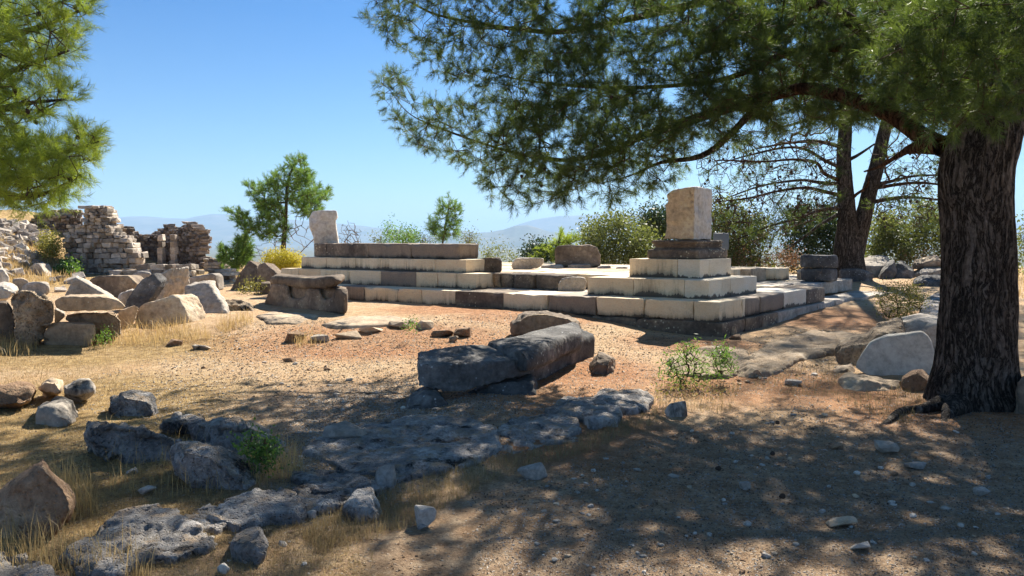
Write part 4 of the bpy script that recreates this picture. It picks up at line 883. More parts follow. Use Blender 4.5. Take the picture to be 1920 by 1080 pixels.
# gravel: one mass
def gravel(name, polys, mat, smin, smax):
    base_v = np.array(PM[0].vertices[0].co)
    import bmesh
    BV = np.array([(1, 0, 0), (.3, .95, .1), (-.8, .6, -.1), (-.8, -.6, .1), (.3, -.95, 0), (.25, .2, 1), (-.2, -.3, .95), (0, 0, -1)])
    BF = np.array([(0, 1, 5), (1, 2, 5), (2, 6, 5), (2, 3, 6), (3, 4, 6), (4, 0, 6), (0, 5, 6), (1, 0, 7), (2, 1, 7), (3, 2, 7), (4, 3, 7), (0, 4, 7)])
    P = []
    for poly, n in polys:
        P.append(GA(sample_poly(poly, n))[:, :2])
    P = np.concatenate(P); n = len(P); z = gz(P[:, 0], P[:, 1]); w = RNG.uniform(smin, smax, n) * RNG.uniform(.5, 1, n) * (np.clip(P[:, 1], 3, 14) / 5) ** .6
    jit = RNG.uniform(.7, 1.2, (n, len(BV), 1)); V = BV[None] * jit * (w[:, None, None] * np.stack([RNG.uniform(.9, 1.5, n), np.ones(n), RNG.uniform(.4, .7, n)], 1)[:, None, :])
    a_ = RNG.uniform(0, 6.3, n); c, s_ = np.cos(a_)[:, None], np.sin(a_)[:, None]
    V = np.stack([V[..., 0] * c - V[..., 1] * s_, V[..., 0] * s_ + V[..., 1] * c, V[..., 2]], -1)
    V = V + np.stack([P[:, 0], P[:, 1], z + w * .1], 1)[:, None, :]
    Fc = (BF[None] + (np.arange(n) * len(BV))[:, None, None]).reshape(-1, 3)
    obj_np(name, V.reshape(-1, 3), Fc, M[mat], None, False, kind='stuff', label='fine loose gravel and small chips lying over the clearing')
gravel('gravel', [([(960, 1090), (900, 930), (1200, 830), (1500, 740), (1930, 800), (1930, 1090)], 2600), ([(540, 920), (560, 760), (760, 720), (930, 790), (720, 800), (600, 900)], 1500), ([(0, 760), (400, 640), (1000, 640), (740, 780), (300, 800)], 2200), ([(480, 900), (560, 740), (760, 700), (1000, 760), (760, 800), (620, 880)], 3200)], 'pale_rock', .004, .012)
gravel('gravel', [([(900, 1090), (900, 930), (1200, 830), (1500, 720), (1930, 780), (1930, 1090)], 1800), ([(300, 760), (450, 620), (1300, 620), (740, 780)], 1500), ([(1150, 720), (1400, 640), (1640, 600), (1580, 720)], 500), ([(0, 1080), (0, 800), (600, 900), (900, 1080)], 700), ([(200, 740), (450, 610), (950, 590), (1350, 640), (1250, 700), (740, 720)], 3500)], 'brown_rock', .004, .013)

def grit(label, polys, mat, smin, smax):
    P = np.concatenate([GA(sample_poly(poly, n))[:, :2] for poly, n in polys]); n = len(P); z = gz(P[:, 0], P[:, 1])
    w = RNG.uniform(smin, smax, n) * (np.clip(P[:, 1], 3, 16) / 5) ** .7
    BV = np.array([(1, 0, -.3), (-.5, .87, -.3), (-.5, -.87, -.3), (.1, .1, .8)]); BF = np.array([(0, 1, 3), (1, 2, 3), (2, 0, 3)])
    V = (BV[None] * RNG.uniform(.6, 1.3, (n, 4, 1)) + RNG.normal(size=(n, 4, 3)) * .18) * w[:, None, None]
    a_ = RNG.uniform(0, 6.3, n); c, s_ = np.cos(a_)[:, None], np.sin(a_)[:, None]
    V = np.stack([V[..., 0] * c - V[..., 1] * s_, V[..., 0] * s_ + V[..., 1] * c, V[..., 2]], -1) + np.stack([P[:, 0], P[:, 1], z + w * .15], 1)[:, None, :]
    obj_np('gravel', V.reshape(-1, 3), (BF[None] + (np.arange(n) * 4)[:, None, None]).reshape(-1, 3), M[mat], None, False, kind='stuff', label=label)
FG = [(900, 1090), (880, 930), (1200, 830), (1500, 740), (1930, 780), (1930, 1090)]; MG = [(200, 760), (430, 610), (950, 585), (1350, 640), (1620, 600), (1560, 730), (1200, 760), (740, 800), (500, 900)]
KG = [(480, 960), (560, 740), (760, 710), (1000, 760), (1100, 740), (900, 880), (620, 1000)]
grit('pale angular grit on the ground', [(FG, 6500), (MG, 5000), (KG, 7000)], 'pale_rock', .003, .009)
grit('dark angular grit on the ground', [(FG, 6500), (MG, 6500), (KG, 2500), ([(0, 1090), (0, 780), (500, 820), (700, 1090)], 2500)], 'dark_warm', .003, .010)
grit('ochre angular grit on the ground', [(FG, 4500), (MG, 5500), (KG, 1500)], 'bedrock_w', .003, .010)
# ------------------------------------------------------------------ trees
def path_resample(pts, step):
    pts = np.array(pts, float); n = len(pts); out = []
    P = np.vstack([2 * pts[0] - pts[1], pts, 2 * pts[-1] - pts[-2]])
    for i in range(n - 1):
        p0, p1, p2, p3 = P[i:i + 4]; m = max(1, int(np.linalg.norm(p2[:3] - p1[:3]) / step))
        for k in range(m):
            t = k / m; out.append(.5 * ((2 * p1) + (-p0 + p2) * t + (2 * p0 - 5 * p1 + 4 * p2 - p3) * t * t + (-p0 + 3 * p1 - 3 * p2 + p3) * t ** 3))
    out.append(pts[-1]); return np.array(out)
def tube(pts4, sides, step, bark=0.0, seed=1, flare=None, endcap=True):
    """pts4: (x,y,z,r) control points"""
    P = path_resample(pts4, step); C = P[:, :3]; R = np.maximum(P[:, 3], .002); n = len(C)
    T = np.gradient(C, axis=0); T /= np.linalg.norm(T, axis=1, keepdims=True)
    up = np.array([1.0, 0, 0]) if abs(T[0][0]) < .8 else np.array([0, 0, 1.0]); A = np.cross(T[0], up); A /= np.linalg.norm(A)
    V = []
    for i in range(n):
        A = A - T[i] * (A @ T[i]); A /= np.linalg.norm(A); B = np.cross(T[i], A)
        th = np.arange(sides) / sides * 2 * math.pi
        V.append(C[i] + (np.cos(th)[:, None] * A + np.sin(th)[:, None] * B) * R[i])
    V = np.array(V)
    if bark > 0:
        th = np.arange(sides) / sides * 2 * math.pi; L = np.concatenate([[0], np.cumsum(np.linalg.norm(np.diff(C, axis=0), axis=1))])
        q = np.stack(np.broadcast_arrays(np.cos(th)[None] * 3.2 * R.max() / .4, np.sin(th)[None] * 3.2 * R.max() / .4, L[:, None] * .9), -1).reshape(-1, 3)
        wv = fbm(q * np.array([.8, .8, 1.5]), 2, seed + 7)[:, None] * .35
        d = (-np.clip(ridged((q + wv) * np.array([2.6, 2.6, .75]) + seed, 2, seed), -.3, 1) * 1.0 + fbm(q * 5, 3, seed + 5) * .35 + fbm(q * .6, 2, seed + 2) * .8).reshape(n, sides)
        D = (V - C[:, None]) / R[:, None, None]; V = V + D * (d * bark)[..., None]
        if flare: V = V + D * (flare * np.exp(-L / .28)[:, None] * (.6 + .5 * np.cos(th * 5 + 1)[None] + .3 * np.cos(th * 3)[None]))[..., None]
    i, j = np.meshgrid(np.arange(n - 1), np.arange(sides), indexing='ij'); jn = (j + 1) % sides
    Fc = np.stack([i * sides + j, i * sides + jn, (i + 1) * sides + jn, (i + 1) * sides + j], -1).reshape(-1, 4)
    return V.reshape(-1, 3), Fc
class Tree:
    def __init__(s): s.P = []; s.par = []; s.fix = []; s.tips = []
    def path(s, pts4, parent=-1, step=.15, keep=True):
        Q = path_resample(pts4, step); idx = []
        for k, q in enumerate(Q):
            s.P.append(q[:3]); s.par.append(parent if k == 0 else len(s.P) - 2); s.fix.append(True); idx.append(len(s.P) - 1)
        return idx
    def attach(s, A, step=.16, wander=.12, sag=.0, order=None, skip=0):
        A = np.asarray(A); nmax = len(s.P) + len(A) * 40; buf = np.zeros((nmax, 3)); buf[:len(s.P)] = s.P; n = len(s.P)
        d0 = np.array([np.min(np.sum((buf[skip:n] - a_) ** 2, 1)) for a_ in A])
        for k in np.argsort(d0):
            a_ = A[k]; dd = np.sum((buf[skip:n] - a_) ** 2, 1); j = int(np.argmin(dd)) + skip; L = math.sqrt(dd[j - skip]); m = max(1, int(L / step)); p0 = buf[j].copy()
            m = min(m, 38); off = RNG.normal(size=3) * wander * L; prev = j
            for q in range(1, m + 1):
                t = q / m; p = p0 + (a_ - p0) * t + off * math.sin(math.pi * t) * .5; p[2] -= sag * L * math.sin(math.pi * t)
                if n >= nmax: break
                buf[n] = p; s.par.append(prev); s.fix.append(False); prev = n; n += 1
            s.tips.append(prev)
        s.P = list(buf[:n])
    def radii(s, leaf=.0035, ex=2.3):
        n = len(s.P); r = np.zeros(n); acc = np.zeros(n)
        for i in range(n - 1, -1, -1):
            r[i] = max(leaf, acc[i] ** (1 / ex)) if acc[i] > 0 else leaf
            if s.par[i] >= 0: acc[s.par[i]] += r[i] ** ex
        return r
    def twigs(s, leaf=.0035, sides=4, ex=2.3, rmax=.07):
        P = np.array(s.P); par = np.array(s.par); fix = np.array(s.fix); r = np.minimum(s.radii(leaf, ex), rmax)
        e = np.where((par >= 0) & ~fix)[0]; a_, b_ = P[par[e]], P[e]; ra, rb = np.where(fix[par[e]], r[e], r[par[e]]), r[e]
        ra = np.minimum(ra, rb * 1.6)
        T = b_ - a_; T /= np.linalg.norm(T, axis=1, keepdims=True) + 1e-9
        up = np.where(np.abs(T[:, 2:3]) < .9, np.array([[0, 0, 1.0]]), np.array([[1.0, 0, 0]])); A = np.cross(T, up); A /= np.linalg.norm(A, axis=1, keepdims=True) + 1e-9; B = np.cross(T, A)
        th = np.arange(sides) / sides * 2 * math.pi; cs = np.cos(th)[None, :, None]; sn = np.sin(th)[None, :, None]
        ring = cs * A[:, None] + sn * B[:, None]
        V = np.concatenate([a_[:, None] + ring * ra[:, None, None], b_[:, None] + ring * rb[:, None, None]], 1)
        j = np.arange(sides); jn = (j + 1) % sides; f = np.stack([j, jn, jn + sides, j + sides], 1)
        Fc = (f[None] + (np.arange(len(e)) * 2 * sides)[:, None, None]).reshape(-1, 4)
        return V.reshape(-1, 3), Fc
    def tipdirs(s):
        P = np.array(s.P); par = np.array(s.par); t = np.array(s.tips); d = P[t] - P[par[t]]; return P[t], d / (np.linalg.norm(d, axis=1, keepdims=True) + 1e-9)
def needles(P, D, shoots=4, per=45, slen=.2, nlen=.085, w=.0022, spread=.9, upb=.25, fwd=.75):
    n = len(P); S = np.repeat(P, shoots, 0); d = np.repeat(D, shoots, 0) + RNG.normal(size=(n * shoots, 3)) * spread * .6; d[:, 2] += upb
    d /= np.linalg.norm(d, axis=1, keepdims=True); sl = slen * RNG.uniform(.6, 1.3, len(S))
    k = per; b = np.repeat(S, k, 0); dd = np.repeat(d, k, 0); t = np.tile(np.linspace(.05, 1, k), len(S)) + RNG.normal(size=len(b)) * .05
    b = b + dd * (t * np.repeat(sl, k))[:, None]
    r = RNG.normal(size=b.shape); r -= dd * np.sum(r * dd, 1, keepdims=True); r /= np.linalg.norm(r, axis=1, keepdims=True)
    nd = dd * fwd + r * RNG.uniform(.4, 1.0, (len(b), 1)); nd /= np.linalg.norm(nd, axis=1, keepdims=True)
    L = nlen * RNG.uniform(.7, 1.2, (len(b), 1)); side = np.cross(nd, RNG.normal(size=b.shape)); side /= np.linalg.norm(side, axis=1, keepdims=True)
    V = np.stack([b - side * w, b + side * w, b + nd * L], 1).reshape(-1, 3); Fc = np.arange(len(V)).reshape(-1, 3)
    tint = np.repeat(np.repeat(RNG.uniform(0, 1, len(S)), k), 3)
    # shoot axes as thin strips
    return V, Fc, tint
def add_tint(o, tint):
    at = o.data.attributes.new('tint', 'FLOAT', 'POINT'); at.data.foreach_set('value', np.asarray(tint, np.float32))
def leaves(P, n_per, spread, size, tint_sc=1.0, droop=.3, aspect=.5):
    n = len(P) * n_per; C = np.repeat(P, n_per, 0) + RNG.normal(size=(n, 3)) * spread
    a_ = RNG.normal(size=(n, 3)); a_[:, 2] -= droop; a_ /= np.linalg.norm(a_, axis=1, keepdims=True); b_ = np.cross(a_, RNG.normal(size=(n, 3))); b_ /= np.linalg.norm(b_, axis=1, keepdims=True)
    L = size * RNG.uniform(.6, 1.3, (n, 1)); V = np.stack([C, C + a_ * L * .5 + b_ * L * aspect * .5, C + a_ * L, C + a_ * L * .5 - b_ * L * aspect * .5], 1).reshape(-1, 3)
    Fc = np.arange(len(V)).reshape(-1, 4); tint = np.repeat(np.clip(np.repeat(RNG.uniform(0, 1, len(P)), n_per) * .6 + RNG.uniform(0, .4, n), 0, 1), 4)
    return V, Fc, tint
def pp4(px, py, Y, r): p = PY(px, py, Y); return (p[0], p[1], p[2], r)

# ---- big pine at the right
tr = thing('pine_tree', 'big old pine with a thick furrowed trunk and branches spreading over the clearing', 'tree', (4.4, 7.5, 0))
TY = 7.55
trunk = [(4.56, TY, -.15, .44), (4.56, TY, .05, .42), (4.56, TY, .4, .365), (4.57, TY, 1.0, .335), (4.55, TY, 1.6, .32), (4.50, TY, 2.2, .33), (4.56, TY, 2.55, .32), (4.75, TY + .1, 3.0, .29), (4.95, TY + .2, 3.7, .24), (5.1, TY + .3, 4.8, .21), (5.0, TY + .4, 6.5, .16), (4.9, TY + .5, 8.6, .08)]
V, Fc = tube(trunk, 120, .04, .024, 5, .07); obj_np('trunk', V, Fc, M['bark'], tr, False)
limbs = [
    [pp4(1800, 285, 7.6, .17), pp4(1740, 262, 7.9, .13), pp4(1650, 205, 8.4, .115), pp4(1523, 167, 9.0, .105), pp4(1449, 179, 9.4, .10), pp4(1317, 218, 10.0, .085), pp4(1208, 253, 10.5, .072), pp4(1141, 285, 10.8, .06), pp4(1060, 300, 11.1, .045), pp4(960, 285, 11.5, .032), pp4(850, 250, 11.8, .022), pp4(770, 215, 12.0, .014), pp4(728, 165, 12.0, .007)],
    [pp4(1850, 215, 7.7, .15), pp4(1760, 160, 8.0, .12), pp4(1650, 80, 8.5, .11), pp4(1560, 20, 9.0, .10), pp4(1430, -20, 9.6, .09), pp4(1250, 20, 10.4, .07), pp4(1067, 58, 11.0, .055), pp4(978, 55, 11.3, .045), pp4(897, 44, 11.5, .035), pp4(815, 26, 11.8, .025), pp4(760, 0, 12, .016), pp4(700, -15, 12.0, .008)],
    [pp4(1760, 275, 7.6, .12), pp4(1712, 278, 7.9, .08), pp4(1690, 288, 8.1, .045), pp4(1651, 311, 8.4, .025), pp4(1620, 322, 8.9, .012)],
    [pp4(1850, 200, 7.7, .13), pp4(1700, 100, 8.6, .10), pp4(1500, 95, 9.6, .075), pp4(1350, 150, 10.2, .05), pp4(1150, 165, 10.9, .035), pp4(980, 150, 11.5, .018), pp4(900, 130, 11.8, .008)],
    [pp4(1900, 150, 7.8, .12), (5.6, 8.6, 4.2, .09), (6.6, 9.6, 4.6, .05), (7.6, 10.5, 4.8, .02)],
    [(5.0, 7.8, 4.2, .12), (4.2, 6.6, 4.8, .09), (3.0, 5.4, 5.1, .06), (1.8, 4.4, 5.2, .03), (.8, 3.6, 5.3, .01)],
    [(5.1, 7.9, 5.0, .12), (3.6, 8.4, 5.7, .09), (1.6, 9.3, 6.3, .06), (-.4, 10.4, 6.6, .03), (-1.6, 11.2, 6.7, .01)],
    [(5.0, 7.9, 4.5, .12), (5.6, 6.4, 5.0, .08), (5.9, 4.8, 5.2, .04), (6.2, 3.6, 5.2, .01)],
    [pp4(1440, 178, 9.4, .05), pp4(1330, 285, 9.9, .04), pp4(1240, 305, 10.3, .022), pp4(1180, 330, 10.6, .012), pp4(1120, 345, 10.9, .006)],
]
T1 = Tree(); T1.path([t_ for t_ in trunk[6:]], -1, .2)
for k, lm in enumerate(limbs):
    lm = [(*t_[:3], t_[3] * (.72 if k < 4 else 1)) for t_ in lm]
    V, Fc = tube(lm, 14, .1, .006, 20 + k); obj_np('limb', V, Fc, M['bark_red' if k in (0, 1, 2, 3) else 'bark'], tr, True); T1.path(lm, 0, .15)
poly1 = [(680, -40), (688, 35), (720, 75), (760, 95), (800, 125), (850, 150), (900, 170), (935, 185), (900, 190), (830, 190), (775, 178), (745, 140), (722, 132), (708, 150), (706, 178), (715, 205), (760, 250), (772, 272), (830, 287), (870, 307), (892, 327), (905, 365), (960, 378), (1010, 384), (1060, 377), (1110, 360), (1150, 378), (1185, 366), (1225, 355), (1290, 310), (1330, 290), (1420, 255), (1500, 235), (1600, 225), (1740, 238), (1790, 240), (1850, 225), (1900, 190), (1990, 150), (1990, -40)]
q = np.vstack([sample_poly(poly1, 2300), sample_poly([(950, -20), (1950, -20), (1950, 130), (1850, 215), (1740, 225), (1600, 215), (1450, 225), (1300, 260), (1150, 330), (1000, 340), (930, 260), (1000, 150)], 1500)])
hole = fbm(np.stack([q[:, 0] / 55, q[:, 1] / 38, np.full(len(q), 2.0)], 1), 3, 77) > -.3
q = q[hole | (q[:, 0] < 1000) | (q[:, 0] > 1500)]
dep = 7.9 + (1850 - q[:, 0]) / 1150 * 4.0 + RNG.uniform(-1.1, .9, len(q)) + np.where(q[:, 0] > 1250, RNG.uniform(0, 1, len(q)) ** 1.3 * (q[:, 0] - 1250) / 600 * 5.0, 0)
A1 = np.array([PY(x, y, d_) for (x, y), d_ in zip(q, dep)])
q2 = sample_poly([(1640, 120), (1700, 20), (1800, -20), (1930, -20), (1930, 190), (1890, 225), (1840, 245), (1760, 240), (1690, 195)], 190)
A1b = np.array([PY(x, y, 6.6 + RNG.uniform(-.4, .4)) for x, y in q2])
# crown above the view
A2 = []
while len(A2) < 760:
    x, y, z = RNG.uniform(-4.0, 9), RNG.uniform(1.0, 13), RNG.uniform(4.2, 8.6)
    if z < CH + .345 * y + .35: continue
    sy, sx = y - 1.16 * z, x - .42 * z
    if sy > 6.6 - .9 * max(0, -2 - sx) : continue
    if ((x - 3.2) / 6.2) ** 2 + ((y - 7) / 6.5) ** 2 + ((z - 5.2) / 3.6) ** 2 > 1: continue
    if fbm(np.array([[x * 1.1, y * 1.1, z * .5]]), 2, 55)[0] < .02 and not (x > 5.2 and y < 7): continue
    A2.append((x, y, z))
k0 = len(A2)
while len(A2) < k0 + 420:
    x, y, z = RNG.uniform(-3.0, 3.5), RNG.uniform(9.5, 16), RNG.uniform(6.2, 9.6)
    if z < CH + .345 * y + .35: continue
    sy, sx = y - 1.16 * z, x - .42 * z
    if sy > 6.3 or sy < 2.6 or sx < -6: continue
    if fbm(np.array([[x * .9, y * .9, z * .5]]), 2, 57)[0] < -.05: continue
    A2.append((x, y, z))
A2 = np.array(A2)
T1.attach(np.vstack([A1, A1b]), .17, .13, .03, skip=8); nvis = len(T1.tips); order_vis = nvis
T1.attach(A2, .3, .12, .0, skip=4)
V, Fc = T1.twigs(.0032, 4, 2.25, .05); obj_np('twigs', V, Fc, M['twig'], tr, False, kind='stuff')
P, D = T1.tipdirs()
V1, F1, t1 = needles(P[:nvis], D[:nvis], 5, 38, .17, .085, .0024, 1.1, .12)
V2, F2, t2 = needles(P[nvis:], D[nvis:], 5, 14, .26, .13, .008, 1.3, .1)
o = obj_np('crown', np.vstack([V1, V2]), np.vstack([F1, F2 + len(V1)]), M['needle'], tr, False, kind='stuff'); add_tint(o, np.concatenate([t1, t2]))
# surface root
V, Fc = tube([(4.15, 7.35, .03, .10), (3.85, 7.15, .03, .05), (3.6, 7.05, .03, .035), (3.42, 6.85, .02, .035), (3.3, 6.7, .01, .03), (3.15, 6.6, -.03, .02)], 12, .04, .01, 9); obj_np('root', V, Fc, M['bark'], tr, True)
V, Fc = tube([(4.2, 7.2, .05, .12), (4.0, 7.0, .02, .06), (3.85, 6.8, .0, .03), (3.8, 6.6, -.04, .02)], 10, .05, .01, 12); obj_np('root', V, Fc, M['bark'], tr, True)

# cone mesh shared
def cone_mesh():
    V = []; Fc = []; n = 7; pr = [(0, .25), (.15, .8), (.4, 1), (.7, .75), (1, .15)]
    for k, (z, r_) in enumerate(pr):
        for j in range(n): a_ = (j + .5 * (k % 2)) / n * 6.283; V.append((r_ * math.cos(a_) * .45, r_ * math.sin(a_) * .45, -z))
    for k in range(4):
        for j in range(n): Fc.append((k * n + j, k * n + (j + 1) % n, (k + 1) * n + (j + 1) % n, (k + 1) * n + j))
    return mesh_np('cone', V, Fc, M['cone'])
CM = cone_mesh()
def cones(parent, P, size):
    L = worldloc(parent)
    for p in P:
        o = bpy.data.objects.new('pine_cone', CM); COL.objects.link(o); o.parent = parent; o.location = np.array(p) - L
        o.scale = (size,) * 3; o.rotation_euler = (random.uniform(-.8, .8), random.uniform(-.8, .8), 0)
idx = RNG.choice(nvis, 40, replace=False); cones(tr, P[idx] - [0, 0, .03], .055)

for lab, px, py in (('open pine cone in the middle of the shaded path', 1352, 886), ('pine cone lying where the shaded path meets the sun flecks', 1448, 856), ('pine cone nearest the squared blue grey stone', 1455, 797), ('pine cone lowest on the path left of the flecks', 1472, 938), ('pine cone by the sunlit ledge end', 1496, 709), ('pine cone on open sand left of the propped slab', 612, 692)):
    p = G(px, py); o = link('fallen_cone', CM, (p[0], p[1], p[2] + .03), label=lab, cat='pine cone', group='pine cones fallen on the ground'); o.scale = (.042,) * 3; o.rotation_euler = (1.4, 0, px)
# ---- pine with twin trunks behind the platform
t2o = thing('pine_tree', 'dark pine with two trunks and bare drooping lower branches behind the platform', 'tree', tuple(PY(1590, 520, 26)))
Y2 = 26.0
ta = [pp4(1590, 530, Y2, .62), pp4(1592, 500, Y2, .52), pp4(1590, 470, Y2, .46), pp4(1588, 400, Y2, .30), pp4(1582, 300, Y2, .24), pp4(1585, 240, Y2, .22), pp4(1590, 100, Y2, .18), pp4(1600, -60, Y2, .12), pp4(1590, -200, Y2, .05)]
tb_ = [pp4(1600, 480, Y2 + .1, .34), pp4(1614, 430, Y2, .28), pp4(1628, 370, Y2, .25), pp4(1642, 320, Y2, .24), pp4(1655, 260, Y2, .21), pp4(1680, 150, Y2, .16), pp4(1705, 20, Y2, .11), pp4(1720, -120, Y2, .05)]
V, Fc = tube(ta, 30, .1, .02, 31); obj_np('trunk', V, Fc, M['bark'], t2o, True)
V, Fc = tube(tb_, 26, .1, .02, 33); obj_np('trunk', V, Fc, M['bark'], t2o, True)
T2 = Tree(); T2.path(ta, -1, .3); T2.path(tb_, 0, .3)
br = [
    ([(1578, 390), (1540, 393), (1500, 408), (1440, 425), (1385, 448)], -1.5), ([(1578, 367), (1540, 358), (1510, 352), (1460, 358), (1400, 372), (1345, 378)], -2.0),
    ([(1575, 345), (1535, 342), (1500, 338), (1430, 348), (1360, 372)], -.5), ([(1573, 338), (1545, 325), (1530, 305), (1490, 299), (1430, 303), (1350, 300)], -2.5),
    ([(1577, 315), (1545, 300), (1510, 280), (1470, 277), (1400, 292), (1340, 310)], -1.0), ([(1577, 275), (1530, 265), (1480, 268), (1420, 278)], -2.8),
    ([(1580, 235), (1530, 222), (1480, 235), (1440, 240)], -1.4), ([(1652, 312), (1690, 290), (1712, 282)], -.4), ([(1648, 345), (1680, 338), (1715, 330), (1775, 328)], -1.2),
    ([(1645, 352), (1690, 345), (1730, 343), (1780, 348)], -1.8), ([(1640, 378), (1690, 370), (1740, 372), (1790, 380)], -.8), ([(1590, 400), (1600, 370), (1625, 350), (1630, 330)], -.6),
    ([(1575, 400), (1540, 420), (1500, 450), (1470, 470)], -1.0), ([(1655, 250), (1700, 225), (1760, 230)], -1.0), ([(1590, 300), (1610, 290), (1640, 270)], -1.0)]
for k, (pts, dy) in enumerate(br):
    n = len(pts); c = [pp4(x, y, Y2 + dy * i / (n - 1), .062 * (1 - i / n) + .010) for i, (x, y) in enumerate(pts)]
    V, Fc = tube(c, 8, .12, .006, 50 + k); obj_np('limb', V, Fc, M['bark_red' if k % 2 else 'bark'], t2o, True); T2.path(c, 0, .2)
q = np.vstack([sample_poly([(1300, 300), (1400, 240), (1570, 230), (1575, 400), (1500, 430), (1440, 460), (1380, 470), (1340, 440), (1320, 390)], 2100), sample_poly([(1640, 420), (1650, 260), (1790, 250), (1790, 420), (1700, 430)], 700)])
A = np.array([PY(x, y, Y2 + RNG.uniform(-3.2, 1.2)) for x, y in q]); T2.attach(A, .22, .16, .10, skip=2); nb = len(T2.tips)
q = sample_poly([(1330, 210), (1450, 215), (1560, 235), (1640, 235), (1760, 260), (1800, 210), (1830, -80), (1700, -300), (1500, -300), (1380, -60)], 900)
A = np.array([PY(x, y, Y2 + RNG.uniform(-5.5, 2.4)) for x, y in q])
A = np.vstack([A, np.stack([RNG.uniform(11, 19, 260), RNG.uniform(22, 29, 260), RNG.uniform(7, 11.5, 260)], 1)]); T2.attach(A, .3, .12, .0, skip=2)
V, Fc = T2.twigs(.0075, 3, 2.5, .045); obj_np('twigs', V, Fc, M['twig'], t2o, False, kind='stuff')
P, D = T2.tipdirs(); sel = np.concatenate([np.arange(nb, len(P)), RNG.choice(nb, 170, replace=False)])
V, Fc, ti = needles(P[sel], D[sel], 6, 22, .38, .13, .006, 1.2, -.05); o = obj_np('crown', V, Fc, M['needle'], t2o, False, kind='stuff'); add_tint(o, ti)
idx = RNG.choice(nb, 150, replace=False); cones(t2o, P[idx] - [0, 0, .05], .10)

# ---- pine at the left border
t4 = thing('pine_tree', 'bright sunlit pine reaching in from the left with cones on its boughs', 'tree', (-7.2, 9.0, 0))
tk = [(-7.2, 9, -.1, .32), (-7.15, 9, 1.5, .26), (-7.1, 9, 3.5, .22), (-6.9, 9, 6, .16), (-6.8, 9, 9.5, .06)]
V, Fc = tube(tk, 24, .12, .02, 61); obj_np('trunk', V, Fc, M['bark'], t4, True); T4 = Tree(); T4.path(tk, -1, .25)
lb = [[(-7, 9, 2.0, .07), pp4(-40, 360, 8, .05), pp4(50, 370, 7.4, .03), pp4(120, 350, 7.2, .01)],
      [(-7, 9, 2.6, .07), pp4(-40, 300, 8, .05), pp4(60, 300, 7.4, .03), pp4(140, 280, 7.2, .02), pp4(185, 265, 7.1, .008)],
      [(-7, 9, 3.2, .07), pp4(-40, 210, 8, .05), pp4(40, 195, 7.4, .025), pp4(120, 187, 7.2, .01)],
      [(-7, 9, 3.8, .07), pp4(-40, 150, 8, .05), pp4(30, 130, 7.4, .025), pp4(130, 95, 7.1, .01)],
      [(-7, 9, 4.4, .07), pp4(-40, 70, 8, .05), pp4(60, 55, 7.4, .025), pp4(150, 20, 7.2, .01)],
      [(-7, 9, 5.2, .09), (-5.4, 10.2, 6.2, .07), (-3.8, 11.2, 6.8, .04), (-2.2, 11.8, 7.2, .01)],
      [(-7, 9, 5.8, .09), (-5.2, 9.4, 6.6, .06), (-3.4, 9.8, 7.2, .03), (-2.4, 10, 7.5, .01)],
      [(-7, 9, 4.8, .09), (-5.9, 7.4, 5.4, .06), (-4.6, 6.2, 5.8, .02)]]
for k, c in enumerate(lb):
    V, Fc = tube(c, 10, .1, .004, 70 + k); obj_np('limb', V, Fc, M['bark'], t4, True); T4.path(c, 0, .15)
lobes = [[(-60, 0), (170, -10), (172, 30), (150, 60), (120, 75), (80, 70), (-60, 110)], [(-60, 95), (60, 85), (150, 65), (148, 95), (120, 115), (60, 140), (30, 165), (-60, 190)], [(-60, 180), (70, 165), (145, 158), (148, 185), (100, 205), (50, 235), (20, 240), (-60, 245)], [(-60, 240), (20, 255), (100, 262), (160, 235), (192, 262), (185, 285), (150, 330), (130, 350), (135, 365), (100, 385), (50, 395), (0, 380), (-60, 380)]]
A = []
for L_, n in zip(lobes, (150, 120, 110, 320)):
    for x, y in sample_poly(L_, n): A.append(PY(x, y, 7.5 + RNG.uniform(-.8, .9)))
T4.attach(np.array(A), .15, .12, .0, skip=4); n4 = len(T4.tips)
A = []
while len(A) < 520:
    x, y, z = RNG.uniform(-9, -1.3), RNG.uniform(3.5, 13), RNG.uniform(4.4, 8.8)
    if z < CH + .345 * y + .35: continue
    if y - 1.16 * z > 7.0 + .6 * (x + 1): continue
    if y - 1.16 * z > 4.2 and x > -3: continue
    if fbm(np.array([[x * .6, y * .6, z * .3]]), 2, 59)[0] < -.1: continue
    A.append((x, y, z))
T4.attach(np.array(A), .3, .12, .0, skip=4)
V, Fc = T4.twigs(.003, 4, 2.3, .035); obj_np('twigs', V, Fc, M['twig'], t4, False, kind='stuff')
P, D = T4.tipdirs(); V1, F1, t1 = needles(P[:n4], D[:n4], 4, 42, .15, .085, .0017, .8, .3); V2, F2, t2 = needles(P[n4:], D[n4:], 5, 14, .26, .13, .008, 1.3, .1)
o = obj_np('crown', np.vstack([V1, V2]), np.vstack([F1, F2 + len(V1)]), M['needle_l'], t4, False, kind='stuff'); add_tint(o, np.concatenate([t1, t2]))
idx = RNG.choice(n4, 45, replace=False); cones(t4, P[idx], .05)

